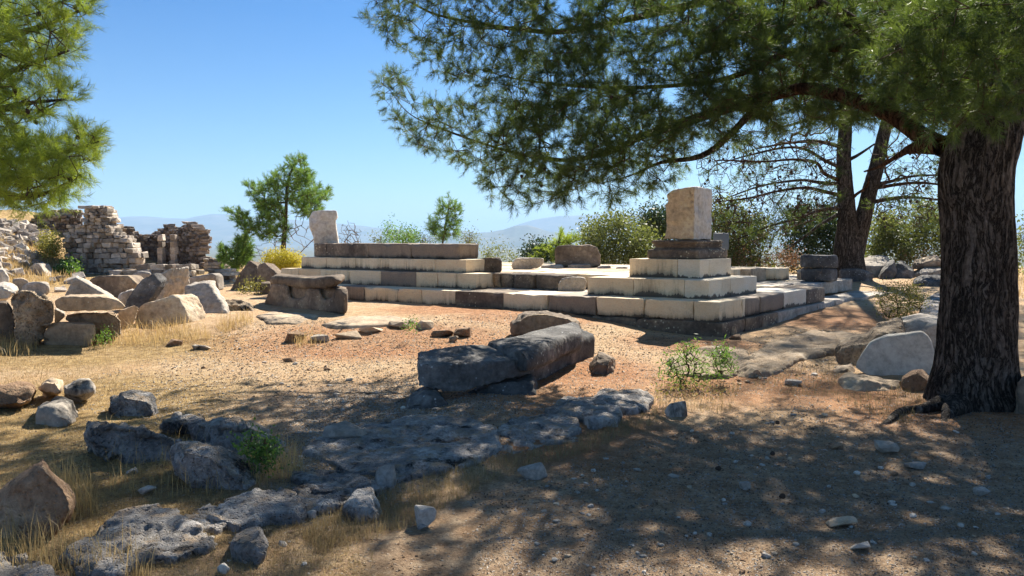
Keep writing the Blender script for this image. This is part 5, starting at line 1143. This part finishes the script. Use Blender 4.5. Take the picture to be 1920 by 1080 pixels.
# ---- small pines
def small_pine(label, trunk, polys, Y, nper, seed, nl=.13, w=.008, depth=1.3, per=20, sl=.22, mat='needle_s', shoots=4):
    t_ = thing('pine_tree', label, 'tree', tuple(PY(trunk[0][0], trunk[0][1], Y))); c = [pp4(x, y, Y, r_) for x, y, r_ in trunk]
    V, Fc = tube(c, 12, .1, .006, seed); obj_np('trunk', V, Fc, M['bark'], t_, True); T = Tree(); T.path(c, -1, .2)
    A = []
    for pl, n in zip(polys, nper):
        for x, y in sample_poly(pl, n):
            A.append(PY(x, y, Y + RNG.uniform(-depth, depth)))
    T.attach(np.array(A), .22, .08, -.04, skip=1); V, Fc = T.twigs(.006, 3, 2.2, .05); obj_np('twigs', V, Fc, M['twig'], t_, False, kind='stuff')
    P, D = T.tipdirs(); V, Fc, ti = needles(P, D, shoots, per, sl, nl, w, .9, .5); o = obj_np('crown', V, Fc, M[mat], t_, False, kind='stuff'); add_tint(o, ti); return T, t_
T3, t3 = small_pine('young rounded pine standing behind the left heap of blocks', [(530, 500, .11), (532, 455, .09), (535, 420, .075), (537, 380, .055), (540, 340, .05), (555, 300, .02)],
    [[(545, 330), (535, 305), (555, 293), (570, 300), (575, 320), (585, 325), (580, 345), (560, 350)], [(500, 345), (530, 312), (545, 330), (580, 335), (600, 345), (595, 370), (560, 380), (520, 370)], [(460, 345), (485, 345), (500, 335), (520, 360), (515, 385), (490, 400), (475, 375)], [(545, 375), (585, 360), (600, 350), (617, 355), (618, 372), (595, 385), (600, 395), (575, 408), (550, 400)], [(425, 395), (450, 392), (470, 410), (510, 405), (540, 430), (535, 450), (500, 445), (460, 440), (440, 420)], [(480, 380), (530, 375), (535, 420), (500, 415)]],
    27, (80, 115, 70, 100, 140, 80), 81, nl=.11, w=.006, per=22, sl=.2, shoots=5)
q = sample_poly([(470, 450), (520, 440), (560, 400), (600, 400), (650, 440), (655, 475), (560, 485), (470, 480)], 120)
TB = Tree(); TB.path([pp4(530, 495, 27, .05), pp4(533, 430, 27, .03)], -1, .2); TB.attach(np.array([PY(x, y, 27 + RNG.uniform(-1, 1)) for x, y in q]), .2, .12, .02)
V, Fc = TB.twigs(.007, 3, 2.4, .03); obj_np('dead_twigs', V, Fc, M['dry_twig'], t3, False, kind='stuff')
small_pine('low dark green pine shrub left of the young rounded pine', [(440, 505, .08), (445, 470, .05), (450, 450, .02)], [[(410, 470), (420, 465), (440, 475), (470, 470), (465, 495), (440, 503), (418, 495)], [(440, 465), (445, 448), (462, 447), (468, 462), (460, 475)]], 27.5, (90, 40), 83, per=22, shoots=5)
small_pine('slender pine sapling rising behind the stepped wall', [(825, 500, .05), (830, 455, .035), (838, 410, .025), (843, 375, .01)], [[(818, 400), (825, 380), (842, 370), (855, 385), (862, 395), (858, 415), (840, 420), (822, 418)], [(802, 425), (808, 412), (825, 425), (855, 420), (860, 440), (845, 452), (815, 450)]], 24, (50, 55), 85, nl=.10, w=.005, depth=.5, per=22, sl=.2, shoots=5)
small_pine('bright green pine seedling beside the large dark block', [(1045, 505, .04), (1047, 470, .02), (1048, 440, .008)], [[(1040, 470), (1045, 438), (1052, 432), (1058, 450), (1075, 440), (1082, 450), (1075, 470)], [(1000, 480), (1020, 460), (1045, 455), (1080, 470), (1060, 495), (1010, 495)]], 24.5, (45, 55), 87, nl=.10, w=.006, depth=.6, per=22, sl=.2, mat='needle_l')

# ---- shrubs
def shrub(name, label, poly, Y, n, mat, size=.05, per=26, spread=.11, depth=.8, base=None, cat='shrub', group=None, twigmat='twig', leaf=.004, aspect=.5, stems=True, tw=3, sag=-.05):
    P_ = np.array(poly, float); bx, by = base if base else (P_[:, 0].mean(), P_[:, 1].max())
    b0 = PY(bx, by, Y); t_ = thing(name, label, cat, tuple(b0), group)
    T = Tree(); wd = (P_[:, 0].max() - P_[:, 0].min()) / F * Y
    T.path([(b0[0], b0[1], b0[2] - .1, .03), (b0[0], b0[1], b0[2] + .15, .02)], -1, .05)
    for k in range(5):
        xo = RNG.uniform(-.35, .35) * wd; T.path([(b0[0] + xo, b0[1] + RNG.uniform(-.3, .3) * depth, b0[2] - .1, .02), (b0[0] + xo * 1.1, b0[1], b0[2] + .1, .01)], -1, .08)
    sp_ = sample_poly(poly, int(n * 1.5)); kp = fbm(np.stack([sp_[:, 0] / 16, sp_[:, 1] / 13, np.full(len(sp_), bx * .37)], 1), 3, 5) > -.12
    if Y > 20 and per: sp_ = sp_[kp]; sp_[:, 1] -= np.abs(RNG.normal(size=len(sp_))) * 3.5
    sp_ = sp_[:n]; T.attach(np.array([PY(x, y, Y + RNG.uniform(-depth, depth)) for x, y in sp_]), .15, .12, sag)
    V, Fc = T.twigs(leaf, tw, 2.3, .04); obj_np('stems', V, Fc, M[twigmat], t_, False, kind='stuff')
    P, D = T.tipdirs()
    if per: V, Fc, ti = leaves(P, int(per * (1.9 if Y > 20 and cat != 'plant' else 1.2)), spread * 1.15, size * (1.12 if Y > 20 else 1), aspect=aspect); o = obj_np('foliage', V, Fc, M[mat], t_, False, kind='stuff'); add_tint(o, ti)
    return t_
shrub('shrub', 'olive green shrub between the dark block and the right monument', [(1090, 455), (1100, 430), (1125, 425), (1150, 412), (1170, 412), (1190, 425), (1225, 440), (1235, 480), (1225, 508), (1110, 505), (1095, 480)], 25, 210, 'leaf_olive', .09, 30, .17, 1.0)
shrub('small_tree', 'dark green tree crown just left of the pillar stump', [(1208, 430), (1212, 402), (1228, 392), (1246, 395), (1262, 420), (1262, 450), (1215, 450)], 31, 90, 'leaf_dark', .11, 40, .22, 1.0, base=(1235, 500), cat='tree')
shrub('shrub', 'tall shrub directly right of the monument', [(1335, 395), (1360, 378), (1400, 385), (1430, 415), (1445, 450), (1450, 500), (1350, 505), (1330, 470)], 26, 260, 'leaf_olive', .09, 26, .18, 1.1, base=(1390, 510))
shrub('shrub', 'dark leafy shrub left of the twin trunks', [(1470, 430), (1490, 400), (1530, 385), (1570, 400), (1590, 440), (1585, 495), (1480, 495)], 29, 230, 'leaf_dark', .11, 24, .2, 1.2)
shrub('shrub', 'olive green shrub right behind the grey boulder', [(1620, 440), (1640, 415), (1670, 405), (1700, 430), (1715, 460), (1705, 490), (1630, 490)], 29, 170, 'leaf_olive', .10, 24, .18, 1.2)
shrub('shrub', 'dense olive shrub reaching the big trunk', [(1690, 400), (1720, 385), (1770, 395), (1800, 420), (1800, 490), (1710, 490), (1690, 440)], 30, 210, 'leaf_olive', .10, 24, .2, 1.3)
shrub('shrub', 'tangled shrub beyond the right side of the big trunk', [(1900, 470), (1905, 420), (1960, 400), (2010, 430), (2010, 500), (1905, 500)], 26, 90, 'leaf_olive', .09, 18, .2, 1.0)
shrub('shrub', 'small olive bush left of the bright pine seedling', [(985, 480), (1000, 462), (1020, 455), (1035, 470), (1035, 500), (985, 500)], 25, 80, 'leaf_dark', .08, 26, .14, .6)
shrub('shrub', 'low scrub between the two terrace blocks', [(905, 500), (915, 470), (940, 462), (962, 480), (965, 505), (905, 508)], 25, 60, 'leaf_olive', .06, 16, .14, .6, twigmat='dry_twig')
shrub('shrub', 'green broom bush behind the middle of the stone beam', [(722, 470), (722, 445), (730, 422), (750, 432), (770, 430), (785, 442), (785, 475)], 23, 110, 'leaf_green', .05, 16, .10, .6, twigmat='dry_twig')
shrub('shrub', 'bare grey twiggy bush right of the pillar fragment', [(632, 470), (636, 425), (650, 412), (665, 418), (682, 440), (685, 470)], 23, 110, 'leaf_olive', .05, 0, .1, .6, twigmat='dry_twig', leaf=.006)
shrub('shrub', 'sparse grey scrub between twiggy bush and broom', [(685, 475), (690, 450), (700, 443), (715, 450), (720, 475)], 23, 45, 'leaf_olive', .05, 8, .1, .5, twigmat='dry_twig', leaf=.005)
shrub('shrub', 'bare twigs right of the slender sapling', [(862, 475), (868, 445), (885, 437), (898, 450), (900, 475)], 24, 55, 'leaf_olive', .05, 5, .1, .5, twigmat='dry_twig', leaf=.006)
shrub('shrub', 'bare twigs left of the slender sapling', [(786, 475), (788, 450), (800, 440), (812, 455), (815, 475)], 24, 40, 'leaf_olive', .05, 4, .1, .5, twigmat='dry_twig', leaf=.006)
shrub('shrub', 'bright yellow flowering bush before the young pine', [(498, 500), (502, 485), (515, 476), (535, 474), (552, 482), (563, 495), (562, 505), (500, 506)], 22, 110, 'leaf_yellow', .045, 46, .09, .6)
shrub('shrub', 'leafy green bush at the foot of the ruined pier', [(112, 520), (113, 505), (122, 492), (135, 492), (143, 505), (142, 520)], 28, 60, 'leaf_green', .08, 26, .14, .5)
shrub('shrub', 'dry olive bush on the rubble slope', [(82, 470), (85, 455), (92, 443), (108, 443), (113, 455), (110, 470), (95, 476)], 29, 70, 'leaf_mixed', .07, 26, .15, .6)
shrub('shrub', 'yellow green bush in the open right of the platform', [(1642, 560), (1650, 540), (1690, 532), (1720, 540), (1735, 560), (1730, 590), (1700, 602), (1660, 600)], 14.6, 150, 'leaf_mixed', .035, 22, .07, .4)
shrub('plant', 'leafy green plant growing at the kerb in the middle right', [(1243, 700), (1250, 670), (1270, 655), (1298, 640), (1325, 660), (1330, 700), (1310, 730), (1270, 730)], 8.45, 120, 'leaf_green', .05, 9, .04, .25, cat='plant', aspect=.22, sag=-.1)
shrub('plant', 'second green plant just right of the leafy kerb one', [(1328, 690), (1335, 655), (1352, 642), (1370, 665), (1378, 690), (1355, 705)], 8.6, 70, 'leaf_green', .05, 9, .04, .2, cat='plant', aspect=.22, sag=-.1)
shrub('plant', 'dull undergrowth beneath the leafy kerb plant', [(1225, 770), (1230, 730), (1290, 720), (1380, 730), (1370, 760), (1300, 775)], 8.0, 50, 'leaf_mixed', .04, 8, .05, .3, cat='plant', twigmat='dry_twig', aspect=.25)
shrub('plant', 'small dark green plant among the split rocks', [(452, 845), (455, 812), (470, 798), (495, 810), (510, 835), (508, 862), (475, 866)], 5.1, 40, 'leaf_green', .028, 22, .035, .15, cat='plant', aspect=.6)
shrub('plant', 'little weed in the sunlit row of stones', [(762, 616), (764, 603), (775, 598), (782, 606), (780, 618)], 11.5, 16, 'leaf_green', .03, 14, .04, .12, cat='plant')
shrub('plant', 'small green sprig beside the lowest front block', [(184, 645), (186, 625), (195, 615), (206, 620), (206, 640)], 11.3, 22, 'leaf_green', .03, 16, .04, .15, cat='plant')
shrub('plant', 'grey green weeds before the dark triangular slab', [(445, 548), (460, 530), (490, 525), (500, 540), (490, 553)], 19.2, 40, 'leaf_mixed', .05, 14, .08, .4, cat='plant')
shrub('plant', 'dead stalk standing before the stacked stones', [(1528, 528), (1527, 495), (1535, 478), (1545, 500), (1542, 528)], 16.6, 14, 'leaf_mixed', .03, 0, .04, .1, cat='plant', twigmat='dry_twig', leaf=.006)
for k, (x0, x1, n) in enumerate(((1380, 1440, 70), (1445, 1500, 70), (1690, 1760, 70))):
    shrub('shrub', ['reddish dry brush below the tall shrub', 'reddish dry brush below the dark leafy shrub', 'reddish dry brush above the boulder heap'][k], [(x0, 505), (x0, 480), ((x0 + x1) / 2, 468), (x1, 478), (x1, 505)], 25.0 if k < 2 else 28, n, 'litter', .05, 8, .12, .7, twigmat='dry_twig', leaf=.006)

# blue grey sign panel behind the pillar base
sg = thing('sign_board', 'plain blue grey information board standing behind the pillar base', 'sign', tuple(PY(1352, 500, 20)))
p0, p1 = PY(1338, 437, 20), PY(1366, 468, 20)
V, Fc = gridbox((p0[0], 19.97, p1[2]), (p1[0], 20.03, p0[2]), (2, 2, 2), .01, 0, 1); M['sign'] = NT('grey sign').done((.13, .15, .17), .5, .4); obj_np('panel', V, Fc, M['sign'], sg)
for xx in (p0[0] + .05, p1[0] - .05):
    V, Fc = tube([(xx, 20.05, .6, .02), (xx, 20.05, p1[2] + .1, .02)], 8, .3); obj_np('post', V, Fc, M['sign'], sg)

# ------------------------------------------------------------------ ruin walls: mortar core with individually laid stones
SM = []; SMD = []
M['wall_dark'] = stone_mat('shadowy ruin wall stone', (.13, .105, .085), (.24, .195, .155), (.38, .32, .26), 1.3, .0, pits=.5, bump=.6, dist=.03, rnd=.75)  # rear and apse walls are of darker brown stone
for k in range(10):
    V, Fc = gridbox((-.5, -.5, -.5), (.5, .5, .5), (2, 2, 2), .12, 0, k)
    import bmesh
    bm = bmesh.new(); bmesh.ops.create_cube(bm, size=1); r = random.Random(k)
    for v in bm.verts: v.co += Vector([r.uniform(-.14, .14) for _ in range(3)])
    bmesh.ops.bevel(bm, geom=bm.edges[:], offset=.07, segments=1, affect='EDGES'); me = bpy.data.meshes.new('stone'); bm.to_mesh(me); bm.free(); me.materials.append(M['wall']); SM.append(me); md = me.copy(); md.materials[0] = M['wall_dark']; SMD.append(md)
def ruin(name, label, poly, Yl, Yr, thick, rows, wr, ashlar=None, cap=240):
    P = np.array(poly, float); x0, x1, y0, y1 = P[:, 0].min(), P[:, 0].max(), P[:, 1].min(), P[:, 1].max()
    Yf = lambda px: Yl + (Yr - Yl) * (px - x0) / (x1 - x0)
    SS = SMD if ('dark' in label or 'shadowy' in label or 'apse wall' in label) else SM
    t_ = thing(name, label, 'ruined wall', tuple(PY((x0 + x1) / 2, y1, (Yl + Yr) / 2)))
    c = P.mean(0); inner = [(x + (c[0] - x) * (.05 if x < c[0] else .12), y + (3 if y < y1 - 4 else 0)) for x, y in poly]
    fr = np.array([PY(x, y + (6 if y > y1 - 4 else 0), Yf(x) + .12) for x, y in inner]); dv_ = np.array([fr[:, 0].mean() / fr[:, 1].mean() * .97, 1, 0]); bk = fr + dv_ * thick
    queue('mortar_core', [prism(fr, bk)], 'mortar', parent=t_, cuts=0, res=44, soft=1, disp=((1, .1, 'n'), (4, .08, 'n')))
    y = y1; cnt = 0; L = worldloc(t_); allm = []
    while y > y0:
        rowh = RNG.uniform(*rows)
        if ashlar and y - 2 > ashlar[1]: rowh = RNG.uniform(7, 11)
        x = x0 - RNG.uniform(0, 3); lastp = None
        while x < x1:
            big = ashlar and x > ashlar[0] and y - 2 > ashlar[1]
            w = RNG.uniform(*wr) if not big else RNG.uniform(10, 24)
            cx, cy = x + w / 2, y - rowh / 2
            top_ = not bool(inpoly(np.array([cx]), np.array([cy - 7.0]), poly)[0])
            if bool(inpoly(np.array([cx]), np.array([cy]), poly)[0]) and not (top_ and RNG.random() < .3):
                Yc_ = Yf(cx); p = PY(cx, cy, Yc_ + RNG.uniform(-.10, .14)); s_ = Yc_ / F
                allm.append((p, (w * s_ * .95, RNG.uniform(.3, .5), rowh * s_ * .92)))
                xl = cx + w / 2; lastp = (xl, cy, w * s_)
            x += w
        if lastp:
            Yc_ = Yf(lastp[0]); p = PY(lastp[0], lastp[1], Yc_)
            for kk in range(int(thick / .42)):
                dl = RNG.uniform(.32, .5); allm.append((p + np.array([-.17 + RNG.uniform(-.05, .05), .3, 0]) + np.array([p[0] / p[1], 1, 0]) * kk * .42, (RNG.uniform(.3, .4), dl, rowh * Yc_ / F * .92)))
        y -= rowh
    # returning side face at the right end
    allm.sort(key=lambda m_: -m_[1][0] * m_[1][2])
    for k, (p, sz) in enumerate(allm[:cap]):
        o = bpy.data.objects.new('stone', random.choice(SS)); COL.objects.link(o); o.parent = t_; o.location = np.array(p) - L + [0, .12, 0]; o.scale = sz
        o.rotation_euler = (random.uniform(-.06, .06), random.uniform(-.11, .11), random.uniform(-.05, .05) + math.atan2(Yr - Yl, (x1 - x0) / F * Yl))
    if len(allm) > cap:
        base = [(np.array([v.co[:] for v in m_.vertices]), [list(f.vertices) for f in m_.polygons]) for m_ in SM]
        VV = []; FF = []
        for p, sz in allm[cap:]:
            bv, bf = random.choice(base); o_ = len(VV); VV += list(bv * np.array(sz) + np.array(p) + [0, .12, 0]); FF += [[i + o_ for i in f] for f in bf]
        me = bpy.data.meshes.new('rubble_stones'); me.from_pydata([tuple(v - L) for v in VV], [], FF); me.materials.append(SS[0].materials[0]); link('rubble_stones', me, (0, 0, 0), t_, kind='stuff')
    return t_
ruin('ruined_wall', 'ruined pier of grey ashlar and rubble with a tall stub on top', [(140, 522), (128, 500), (124, 470), (122, 440), (126, 425), (145, 424), (160, 422), (158, 412), (156, 388), (168, 384), (202, 385), (203, 408), (206, 422), (214, 430), (226, 440), (238, 447), (246, 454), (250, 470), (254, 480), (257, 497), (258, 522)], 29.5, 29.5, 1.6, (5, 8), (6, 15), ashlar=(186, 452), cap=290)
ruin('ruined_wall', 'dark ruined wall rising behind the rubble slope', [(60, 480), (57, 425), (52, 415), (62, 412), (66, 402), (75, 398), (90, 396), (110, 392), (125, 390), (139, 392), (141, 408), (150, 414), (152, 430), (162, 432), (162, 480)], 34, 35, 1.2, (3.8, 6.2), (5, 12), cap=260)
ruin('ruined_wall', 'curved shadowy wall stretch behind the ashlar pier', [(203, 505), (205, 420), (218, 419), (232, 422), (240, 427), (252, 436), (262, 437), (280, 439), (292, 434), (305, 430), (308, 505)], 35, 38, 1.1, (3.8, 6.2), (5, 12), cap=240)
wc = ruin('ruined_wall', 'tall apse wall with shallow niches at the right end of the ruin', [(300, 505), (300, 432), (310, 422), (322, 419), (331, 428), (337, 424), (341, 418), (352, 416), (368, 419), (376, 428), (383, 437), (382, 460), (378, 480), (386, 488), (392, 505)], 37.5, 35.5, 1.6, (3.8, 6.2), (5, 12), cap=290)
for x in (303, 326):
    for y in range(440, 500, 12):
        p = PY(x, y + 6, 35.5); o = bpy.data.objects.new('pilaster_stone', SM[(x + y) % 10]); COL.objects.link(o); o.parent = wc; o.location = p - worldloc(wc); o.scale = (9 * .0248, .35, 12 * .0245)
ruin('ruined_wall', 'low ashlar footing running left from the ruined pier', [(76, 524), (76, 500), (110, 497), (145, 498), (146, 524)], 29, 29, .6, (8, 12), (16, 26), cap=100)
ruin('ruined_wall', 'low broken wall right of the apse', [(385, 510), (386, 486), (395, 484), (405, 487), (415, 484), (427, 492), (428, 510)], 33, 33, 1.0, (5, 7), (7, 16), cap=100)
ruin('ruined_wall', 'low wall of long blocks in front of the apse', [(205, 525), (205, 504), (240, 502), (257, 504), (262, 498), (310, 500), (360, 499), (363, 525)], 28.5, 28, .7, (8, 11), (18, 34), cap=100)
ruin('stone_steps', 'broken stone steps right of the low front wall', [(392, 542), (392, 508), (410, 506), (432, 510), (436, 542)], 24.5, 24.5, .8, (5, 7), (12, 24), cap=60)
flush()
# rubble on the slope
RG = 'rubble stones strewn over the left slope'
for px, py in np.vstack([sample_poly([(-10, 415), (30, 412), (70, 430), (100, 455), (60, 470), (-10, 450)], 130), sample_poly([(-10, 450), (60, 470), (100, 480), (60, 520), (-10, 520)], 50), sample_poly([(60, 530), (160, 520), (240, 525), (100, 550)], 14)]):
    p = G(px, py)
    if p[1] > 42: continue
    w = random.uniform(.12, .42); o = bpy.data.objects.new('rubble_stone', random.choice(SM)); COL.objects.link(o); o.location = (p[0], p[1], float(gz(p[0], p[1])[0]) + w * .2)
    o.scale = (w, w * random.uniform(.6, 1), w * random.uniform(.4, .8)); o.rotation_euler = [random.uniform(-.5, .5), random.uniform(-.5, .5), random.uniform(0, 6)]
    props(o, 'grey rubble stone lying on the grassy slope below the ruins', 'stone', RG)

# ------------------------------------------------------------------ dry grass, straw, litter
def blades(name, label, spots, mat, h=(.05, .2), w=.0025, lean=.5, flat=False, tintb=0):
    Q = []
    for poly, n in spots:
        Q.append(GA(sample_poly(poly, n))[:, :2])
    Q = np.concatenate(Q); n = len(Q); z = gz(Q[:, 0], Q[:, 1]); B = np.stack([Q[:, 0], Q[:, 1], z - .005], 1)
    H_ = RNG.uniform(h[0], h[1], n) * RNG.uniform(.5, 1, n); a_ = RNG.uniform(0, 6.283, n); ln = RNG.uniform(0, lean, n)
    dh = np.stack([np.cos(a_), np.sin(a_), np.zeros(n)], 1)
    if flat: tip = B + dh * H_[:, None] + np.array([0, 0, 1.]) * RNG.uniform(.004, .03, n)[:, None]; mid = (B + tip) / 2 + [0, 0, .006]
    else: mid = B + np.array([0, 0, .55]) * H_[:, None] + dh * (H_ * ln * .3)[:, None]; tip = B + np.array([0, 0, 1.]) * (H_ * np.sqrt(np.maximum(1 - ln ** 2 * .7, .1)))[:, None] + dh * (H_ * ln)[:, None]
    b_ = a_ + RNG.uniform(.8, 2.2, n); sd_ = np.stack([np.cos(b_), np.sin(b_), np.zeros(n)], 1) * w * (np.clip(Q[:, 1], 4, 30) / 5)[:, None] ** .7
    V = np.stack([B - sd_, B + sd_, mid + sd_ * .7, mid - sd_ * .7, tip], 1).reshape(-1, 3); i = np.arange(n)[:, None] * 5
    Fc = i + [[0, 1, 4]] if flat else np.concatenate([i + [[0, 1, 2]], i + [[0, 2, 3]], i + [[3, 2, 4]]]); o = obj_np(name, V, Fc, M[mat], None, False, kind='stuff', label=label)
    patch = fbm2(Q[:, 0], Q[:, 1], 1.5, 3, 44) * .5 + .5; add_tint(o, np.repeat(np.clip(patch * .5 + RNG.uniform(0, .5, n), 0, 1), 5))
def tufts(centres, n_per, r):
    out = []
    for px, py, k in centres:
        p = G(px, py); 
        out.append((p, k))
    return out
L1 = [(-40, 1090), (-40, 660), (100, 655), (260, 700), (420, 740), (600, 850), (640, 1000), (700, 1090)]
blades('dry_grass', 'matted straw and dry grass over the left ground', [(L1, 15000), ([(-40, 800), (-40, 640), (80, 655), (230, 640), (330, 620), (460, 600), (470, 625), (300, 680), (220, 760)], 6000), ([(150, 900), (330, 900), (560, 940), (700, 1000), (700, 1090), (150, 1090)], 4000)], 'straw_d', (.02, .07), .0014, 1.15)
blades('dry_grass', 'flattened straw stalks lying criss-cross in the left foreground', [(L1, 14000), ([(-40, 800), (-40, 640), (230, 640), (330, 620), (460, 600), (470, 625), (300, 700)], 5000)], 'straw', (.06, .22), .0013, .9, flat=True)
blades('dry_grass', 'tall golden dry grass round the left stones', [([(-30, 670), (-30, 600), (30, 600), (75, 650), (60, 672)], 800), ([(150, 650), (250, 610), (360, 612), (400, 640), (300, 650)], 900), ([(400, 610), (470, 595), (480, 605), (420, 625)], 300), ([(100, 990), (90, 900), (160, 900), (190, 960)], 500), ([(540, 640), (600, 630), (620, 645), (560, 652)], 150), ([(270, 635), (320, 585), (345, 580), (350, 630)], 220), ([(440, 880), (560, 860), (580, 900), (480, 920)], 350), ([(0, 1000), (250, 1060), (300, 1090), (0, 1090)], 500), ([(200, 800), (400, 860), (440, 940), (200, 930)], 350)], 'straw', (.08, .34), .0018, .8)
blades('dry_grass', 'golden grass on the slope and the terrace edge', [([(-30, 540), (-30, 430), (60, 460), (130, 480), (150, 530), (60, 545)], 3500), ([(1340, 512), (1340, 492), (1560, 495), (1570, 512)], 1600), ([(400, 520), (440, 500), (570, 500), (560, 520)], 900), ([(1170, 508), (1000, 502), (1000, 498), (1200, 500)], 200), ([(1880, 560), (1880, 500), (1930, 500), (1930, 560)], 300)], 'straw', (.12, .4), .003, .6)
blades('dry_grass', 'straw fringe along the kerb rocks', [([(560, 1000), (700, 930), (900, 870), (1080, 830), (1230, 770), (1250, 790), (1100, 850), (930, 900), (760, 990), (600, 1040)], 5200), ([(1220, 780), (1230, 720), (1390, 720), (1370, 770)], 1200), ([(1400, 720), (1560, 680), (1600, 740), (1500, 745)], 500), ([(1560, 750), (1700, 725), (1740, 760), (1700, 800)], 700)], 'straw_d', (.03, .12), .0015, .8)
blades('needle_litter', 'reddish fallen pine needles matted on the ground', [([(930, 870), (1000, 810), (1230, 770), (1260, 800), (1180, 860), (1000, 890)], 9000), ([(900, 880), (1000, 800), (1240, 760), (1400, 750), (1420, 830), (1300, 880), (1100, 900)], 13000), ([(860, 700), (1100, 640), (1400, 640), (1500, 700), (1250, 750), (1000, 760)], 7000), ([(640, 600), (940, 572), (1120, 620), (900, 650), (650, 640)], 5000), ([(1560, 800), (1700, 730), (1920, 780), (1920, 880), (1700, 860)], 6000), ([(1450, 640), (1640, 580), (1740, 600), (1560, 700), (1430, 740)], 4000), ([(900, 1080), (1100, 900), (1500, 850), (1900, 880), (1920, 1080)], 6000)], 'litter', (.05, .11), .0009, .9, flat=True)
blades('straw', 'short straw flecks over the open sand', [([(200, 740), (450, 620), (900, 640), (760, 700), (500, 740)], 9000), ([(1380, 760), (1300, 650), (1620, 620), (1600, 740)], 4000)], 'straw', (.03, .09), .0010, .9, flat=True)

# ------------------------------------------------------------------ air
hz = NT('haze'); hz.n.remove(hz.b); pv_ = hz.n.new('ShaderNodeVolumePrincipled')
pv_.inputs['Color'].default_value = (.45, .68, 1, 1); pv_.inputs['Density'].default_value = .9e-4; pv_.inputs['Anisotropy'].default_value = 0.0
hz.l(pv_.outputs[0], hz.out.inputs['Volume'])
S_ = 27500; bv = [(x * S_, y * S_, z) for z in (-101, 640) for x, y in ((-1, -1), (1, -1), (1, 1), (-1, 1))]
me = bpy.data.meshes.new('haze'); me.from_pydata(bv, [], [(3, 2, 1, 0), (4, 5, 6, 7), (0, 1, 5, 4), (1, 2, 6, 5), (2, 3, 7, 6), (3, 0, 4, 7)]); me.materials.append(hz.m)
link('haze', me, kind='stuff')
print('TRIS', sum(len(m_.loops) - 2 * len(m_.polygons) for m_ in bpy.data.meshes), len(bpy.data.objects))
